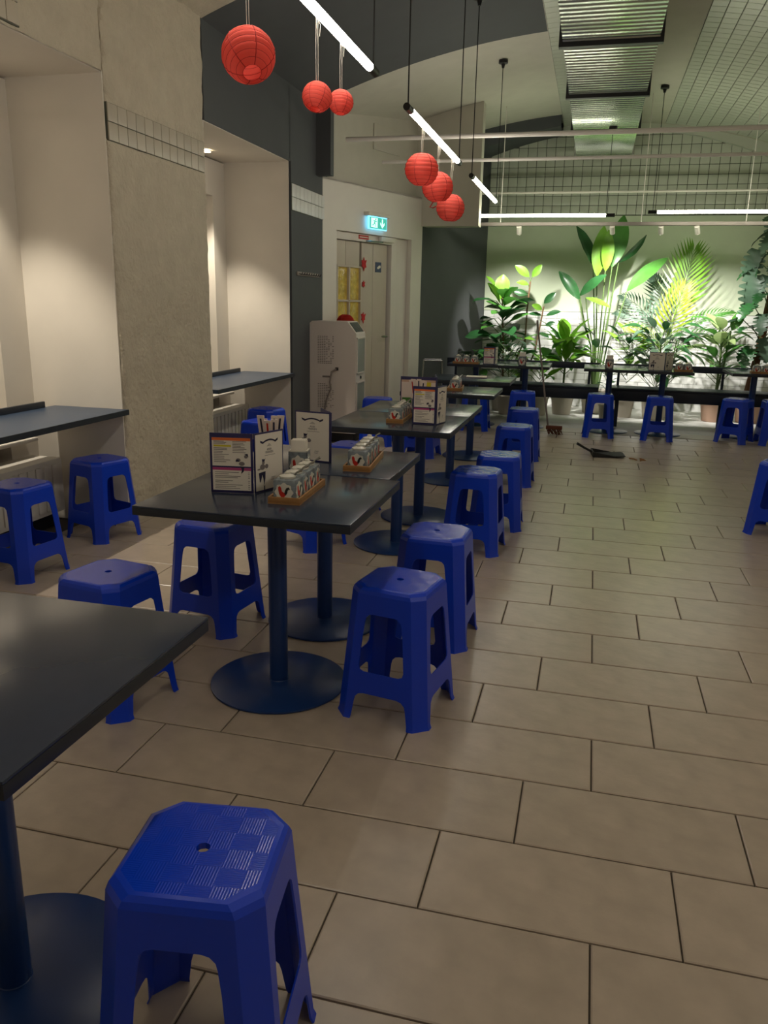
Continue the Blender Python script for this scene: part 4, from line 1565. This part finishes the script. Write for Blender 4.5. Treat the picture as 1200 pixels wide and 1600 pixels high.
LM = {
    'fig_l': leaf_mesh('leaf', M['leaflight'], .27, .17, 'obovate', .35, .10, .03),
    'fig_d': leaf_mesh('leaf', M['leafdark'], .29, .18, 'obovate', .55, .10, .03),
    'fig_m': leaf_mesh('leaf', M['leafmid'], .26, .16, 'obovate', .45, .10, .03),
    'rub_l': leaf_mesh('leaf', M['leaflight'], .22, .11, 'oval', .3, .12),
    'rub_d': leaf_mesh('leaf', M['leafdark'], .22, .105, 'oval', .35, .12),
    'bird_l': leaf_mesh('leaf', M['leaflight'], .60, .20, 'oval', .25, .10, .015, n=12),
    'bird_m': leaf_mesh('leaf', M['leafmid'], .62, .22, 'oval', .3, .10, .015, n=12),
    'bird_d': leaf_mesh('leaf', M['leafdark'], .60, .21, 'oval', .3, .12, .015, n=12),
    'cal': leaf_mesh('leaf', M['leafmid'], .34, .13, 'lance', .8, .10, .03),
    'cal_l': leaf_mesh('leaf', M['leaflight'], .32, .12, 'lance', .7, .10, .03),
    'spath': leaf_mesh('leaf', M['leafdark'], .24, .085, 'lance', .8, .12),
    'spath_g': leaf_mesh('leaf', M['leafgrey'], .22, .08, 'lance', .8, .12),
    'dief': leaf_mesh('leaf', M['leafvar'], .32, .13, 'lance', .7, .10, .02),
    'dief_m': leaf_mesh('leaf', M['leafmid'], .30, .12, 'lance', .8, .10, .02),
    'mon': leaf_mesh('leaf', M['leafgrey'], .32, .21, 'heart', .9, .10, slits=True, n=6),
    'mon_d': leaf_mesh('leaf', M['leafdark'], .32, .21, 'heart', .9, .10, slits=True, n=6),
}


def rand_leaves(t, keys, n, c, zr, rr, seed, pitch=(.1, .9), heads=(0, 2 * PI), sc=(.8, 1.15), axis=None):
    """n leaves set round a stem line; every leaf is an object, petioles returned as paths"""
    q = random.Random(seed)
    paths = []
    for i in range(n):
        k = (i + q.random()) / n
        z = zr[0] + (zr[1] - zr[0]) * k
        h = heads[0] + (heads[1] - heads[0]) * ((i * .382 + .1 * q.random()) % 1)
        off = rr[0] + (rr[1] - rr[0]) * q.random()
        ax = Vector(axis(z)) if axis else Vector((c[0], c[1], z))
        b = Vector((ax.x + off * math.cos(h), ax.y + off * math.sin(h), z + off * .5))
        o = obj('leaf', LM[q.choice(keys)], t)
        s = q.uniform(*sc)
        o.scale = (s, s, s)
        place(o, b, h, q.uniform(*pitch), q.uniform(-.4, .4))
        paths.append((Vector((ax.x, ax.y, max(.22, z - off * .4))), b))
    return paths


def stems(t, paths, r=.006, m='stem', name='stem'):
    mb = MB()
    for p in paths:
        rs = r
        mb.tube(p, rs, 6)
    return mb.build(name, M[m], t)


# 1 fiddle leaf fig (left)
t = thing('fiddle_leaf_fig', 'fiddle leaf fig with bright crown leaves at the left end of the plants', 'plant', (-1.13, 11.1, 0))
pot(t, .17, .30)
ax = lambda z: (-.02 - .05 * (z - .3), 0, z)
p = rand_leaves(t, ['fig_d', 'fig_m'], 40, (0, 0), (.50, 1.45), (.03, .13), 3, (-.2, .8), sc=(.85, 1.35), axis=ax)
p += rand_leaves(t, ['fig_l', 'fig_m'], 10, (0, 0), (1.32, 1.55), (.02, .05), 4, (.5, 1.25), axis=ax)
o = obj('leaf', LM['fig_l'], t)
aim(o, (-.10, -.02, 1.48), (-.07, -.05, 1.80), (.2, -1, .1), .27)
o = obj('leaf', LM['fig_d'], t)
aim(o, (-.15, -.05, .98), (-.55, -.08, 1.07), (0, -.5, 1), .29)
o = obj('leaf', LM['fig_d'], t)
aim(o, (-.15, -.05, .80), (-.50, -.08, .70), (0, -.6, 1), .29)
stems(t, [[(-.0, 0, .27), (-.03, 0, .9), (-.08, 0, 1.55)]], [.014, .012, .008], 'bark', 'trunk')
stems(t, p)

# 2 rubber plant
t = thing('rubber_plant', 'tall thin rubber plant with sparse oval leaves next to the fig', 'plant', (-.86, 11.25, 0))
pot(t, .15, .28)
st = [[(0, 0, .26), (-.02, 0, .8), (-.02, 0, 1.35), (.0, 0, 1.72)], [(0, 0, .45), (.12, -.02, .8), (.17, -.02, 1.15), (.2, -.02, 1.40)], [(0, 0, .5), (-.12, -.05, .7), (-.02, -.06, .95)]]
stems(t, st, [.016, .013, .010, .006][:4] if False else .012, 'bark', 'trunk')
pts = [('rub_l', (-.02, 0, 1.78), (-.20, -.06, 1.93), (0, -.9, .5)), ('rub_l', (.02, 0, 1.78), (.14, -.05, 1.93), (.3, -1, .2)), ('rub_l', (-.02, -.02, 1.68), (-.17, -.08, 1.72), (0, -.8, .6)),
       ('rub_d', (-.03, 0, 1.55), (-.22, -.05, 1.60), (.2, -1, .3)), ('rub_d', (.20, 0, 1.44), (.34, -.05, 1.58), (.3, -1, .4)), ('rub_l', (.18, -.02, 1.36), (.06, -.12, 1.42), (0, -1, .3)),
       ('rub_d', (.24, 0, 1.28), (.42, -.05, 1.36), (.2, -.7, .8)), ('rub_d', (.24, 0, 1.15), (.36, -.05, 1.20), (.2, -.9, .4)), ('rub_d', (.18, 0, 1.28), (.02, -.08, 1.32), (0, -.6, .8)),
       ('rub_d', (.15, 0, 1.05), (.30, -.1, 1.02), (0, -.5, 1)), ('rub_d', (-.02, 0, 1.40), (-.2, -.06, 1.38), (0, -.4, 1)), ('rub_l', (.12, -.02, .95), (-.02, -.12, 1.0), (0, -.6, 1)),
       ('rub_d', (.0, 0, .8), (.16, -.12, .82), (0, -.4, 1)), ('rub_d', (-.05, 0, .72), (-.22, -.1, .76), (0, -.4, 1))]
pet = []
for k, a_, b_, f_ in pts:
    o = obj('leaf', LM[k], t)
    aim(o, a_, b_, f_, .22)
    s0 = min((Vector(q) for s_ in st for q in [Vector(s_[i]).lerp(Vector(s_[i + 1]), u / 4) for i in range(len(s_) - 1) for u in range(5)]), key=lambda v: (v - Vector(a_)).length + (.2 if v.z > a_[2] else 0))
    pet.append([s0, Vector(a_)])
stems(t, pet, .005)

# 3 bird of paradise
t = thing('bird_of_paradise', 'tall bird of paradise with big paddle leaves in the middle of the plants', 'plant', (.10, 11.3, 0))
pot(t, .19, .32)
bl = [('bird_d', (-.16, .0, 1.93), (-.36, 0, 2.46), (.8, -.7, 0), .60), ('bird_l', (-.10, -.1, 1.80), (-.08, -.14, 2.42), (-.25, -1, .2), .60), ('bird_l', (.0, -.14, 1.86), (.02, -.22, 2.36), (.35, -1, .35), .60),
      ('bird_m', (.08, -.05, 1.92), (.20, .02, 2.58), (.2, -1, .1), .62), ('bird_d', (.16, .02, 1.98), (.52, .02, 2.28), (.55, -.5, -.6), .60), ('bird_m', (.30, -.02, 1.62), (.72, -.05, 2.08), (-.5, -.8, .5), .62),
      ('bird_d', (-.30, -.12, 1.50), (-.52, -.2, 1.80), (.2, -1, .4), .50), ('bird_d', (-.30, -.1, 1.55), (-.05, -.3, 1.80), (-.1, -.9, .6), .55), ('bird_l', (-.22, -.2, 1.52), (.10, -.3, 1.44), (0, -.6, 1), .60)]
pp = []
for k, a_, b_, f_, L_ in bl:
    o = obj('leaf', LM[k], t)
    aim(o, a_, b_, f_, L_)
    pp.append([(a_[0] * .12, a_[1] * .1, .30), (a_[0] * .35, a_[1] * .4, .9), (a_[0] * .75, a_[1] * .8, a_[2] * .8), a_])
stems(t, pp, [.013, .012, .010, .007])
rand_leaves(t, ['bird_d'], 4, (0, 0), (.75, 1.0), (.08, .15), 8, (.2, .8), heads=(PI, 2 * PI), sc=(.5, .6))

# 4 calathea like plant between rubber plant and bird of paradise
t = thing('bird_nest_fern', 'bright striped broad leaved plant between the rubber plant and bird of paradise', 'plant', (-.32, 11.0, 0))
pot(t, .15, .26)
p = rand_leaves(t, ['cal', 'cal_l', 'cal_l'], 34, (0, 0), (.55, 1.0), (.03, .12), 12, (.1, 1.35), sc=(1.0, 1.6))
stems(t, p)
stems(t, [[(0, 0, .24), (.01, 0, .95)]], .016)

# 5 areca palm
t = thing('areca_palm', 'areca palm with upright yellow green fronds right of the bird of paradise', 'plant', (.98, 11.35, 0))
pot(t, .18, .30)
FR = [frond_mesh(M['leaflight'], .85, 15, .46, 1.0, .35), frond_mesh(M['leafyellow'], .8, 15, .40, 1.1, .55), frond_mesh(M['leafmid'], .85, 14, .30, 1.0, .9), frond_mesh(M['leafgrey'], .85, 14, .30, 1.0, .9)]
fl_ = [(0, (.03, -.05, 1.25), (.20, -.12, 2.10), (.1, -1, .2)), (1, (-.05, -.15, .95), (.05, -.35, 1.68), (-.3, -1, .3)), (1, (-.1, -.2, .9), (-.45, -.4, 1.22), (0, -.8, .7)), (2, (.15, -.05, 1.1), (.62, -.1, 1.58), (0, -.6, .9)),
       (2, (.1, -.1, 1.0), (.70, -.25, 1.30), (0, -.6, .9)), (3, (-.1, .02, 1.1), (-.55, .05, 1.72), (.3, -1, .4)), (3, (-.1, 0, 1.1), (-.62, 0, 1.52), (.2, -.8, .6)), (3, (.0, .1, 1.1), (-.2, .15, 1.95), (.1, -1, .2)),
       (2, (.0, -.1, .85), (.3, -.45, 1.15), (0, -.3, 1)), (3, (-.1, -.1, .85), (-.5, -.3, .98), (0, -.3, 1))]
pp = []
for k, a_, b_, f_ in fl_:
    o = obj('frond', FR[k], t)
    aim(o, a_, b_, f_, .84)
    pp.append([(a_[0] * .2, a_[1] * .2, .28), a_])
stems(t, pp, .008)

# 6 peace lily bush
t = thing('peace_lily', 'dense dark peace lily bush below the palm fronds', 'plant', (.86, 10.95, 0))
pot(t, .17, .28)
p = rand_leaves(t, ['spath', 'spath', 'spath_g'], 72, (0, 0), (.40, 1.12), (.05, .32), 21, (-.2, 1.1), sc=(1.0, 1.45))
stems(t, p, .004)

# 7 dumb cane
t = thing('dumb_cane', 'variegated dumb cane with pale spotted leaves beside the monstera', 'plant', (1.60, 11.05, 0))
pot(t, .17, .28, 'potpink')
p = rand_leaves(t, ['dief', 'dief_m'], 32, (0, 0), (.5, 1.2), (.04, .15), 33, (.0, 1.0), sc=(.9, 1.4))
o = obj('leaf', LM['dief_m'], t)
aim(o, (.10, 0, 1.15), (.22, -.05, 1.48), (-.3, -1, .2), .30)
stems(t, p, .005)
stems(t, [[(0, 0, .25), (.01, 0, .7), (.0, 0, 1.15)], [(0, 0, .3), (.06, .02, .7), (.09, .0, 1.15)]], .014)

# 8 monstera on a moss pole
t = thing('monstera', 'monstera with slit leaves climbing a brown moss pole at the right edge', 'plant', (2.03, 11.1, 0))
pot(t, .18, .28, 'potpink')
MB().tube([(-.06, 0, .2), (.03, .0, .9), (.08, 0, 1.6), (.12, 0, 2.5)], [.05, .048, .042, .03], 10).build('moss_pole', M['moss'], t)
ax = lambda z: (-.06 + .09 * (z - .2), -.04, z)
p = rand_leaves(t, ['mon', 'mon_d'], 34, (0, 0), (.75, 2.5), (.10, .26), 44, (-.9, .3), heads=(PI * .9, PI * 2.05), sc=(.8, 1.1), axis=ax)
for a_, b_ in (((-.15, -.1, 2.12), (-.26, -.2, 1.78)), ((-.16, -.1, 1.82), (-.20, -.25, 1.42)), ((-.02, -.1, 2.5), (.0, -.25, 2.2))):
    o = obj('leaf', LM['mon'], t)
    aim(o, a_, b_, (-.2, -1, .3), .29)
    p.append((Vector((.05, -.03, a_[2] - .05)), Vector(a_)))
stems(t, p, .006)

# 9 low plants at the left end
t = thing('low_fig', 'low plant with wide dark leaves in front of the grey wall', 'plant', (-1.50, 10.75, 0))
pot(t, .12, .22)
p = rand_leaves(t, ['fig_d', 'fig_m'], 12, (0, 0), (.45, .80), (.05, .12), 51, (-.2, .6), heads=(-2.3, .9), sc=(.7, 1.0))
stems(t, p, .005)
# 10 silver bush under the fig
t = thing('silver_bush', 'low silvery leaved bush below the fiddle leaf fig', 'plant', (-1.02, 10.72, 0))
pot(t, .14, .24)
p = rand_leaves(t, ['spath_g', 'spath'], 34, (0, 0), (.42, .9), (.05, .24), 55, (-.1, .8), sc=(.8, 1.15))
stems(t, p, .004)
# 11 light shrub between bird of paradise and peace lily
t = thing('light_shrub', 'small light green shrub between bird of paradise and peace lily', 'plant', (.48, 11.0, 0))
pot(t, .13, .24)
p = rand_leaves(t, ['rub_l', 'cal_l', 'spath'], 20, (0, 0), (.5, 1.05), (.05, .20), 61, (.1, 1.0), sc=(.85, 1.2))
stems(t, p, .005)
# 12 little plant in front in a white pot
t = thing('little_potted_plant', 'little potted plant standing on the pale floor between the two benches', 'plant', (.24, 10.62, 0))
pot(t, .085, .20)
p = rand_leaves(t, ['spath', 'rub_d'], 12, (0, 0), (.36, .62), (.03, .08), 71, (.2, 1.0), sc=(.5, .7))
stems(t, p, .004)
# 13 low leafy plants behind the bench
t = thing('low_leafy_plant', 'low broad leaved plant behind the bench right of the rubber plant', 'plant', (-.62, 10.78, 0))
pot(t, .13, .24)
p = rand_leaves(t, ['cal_l', 'cal', 'fig_m'], 20, (0, 0), (.42, .80), (.04, .18), 77, (.0, .9), sc=(.85, 1.2))
stems(t, p, .005)
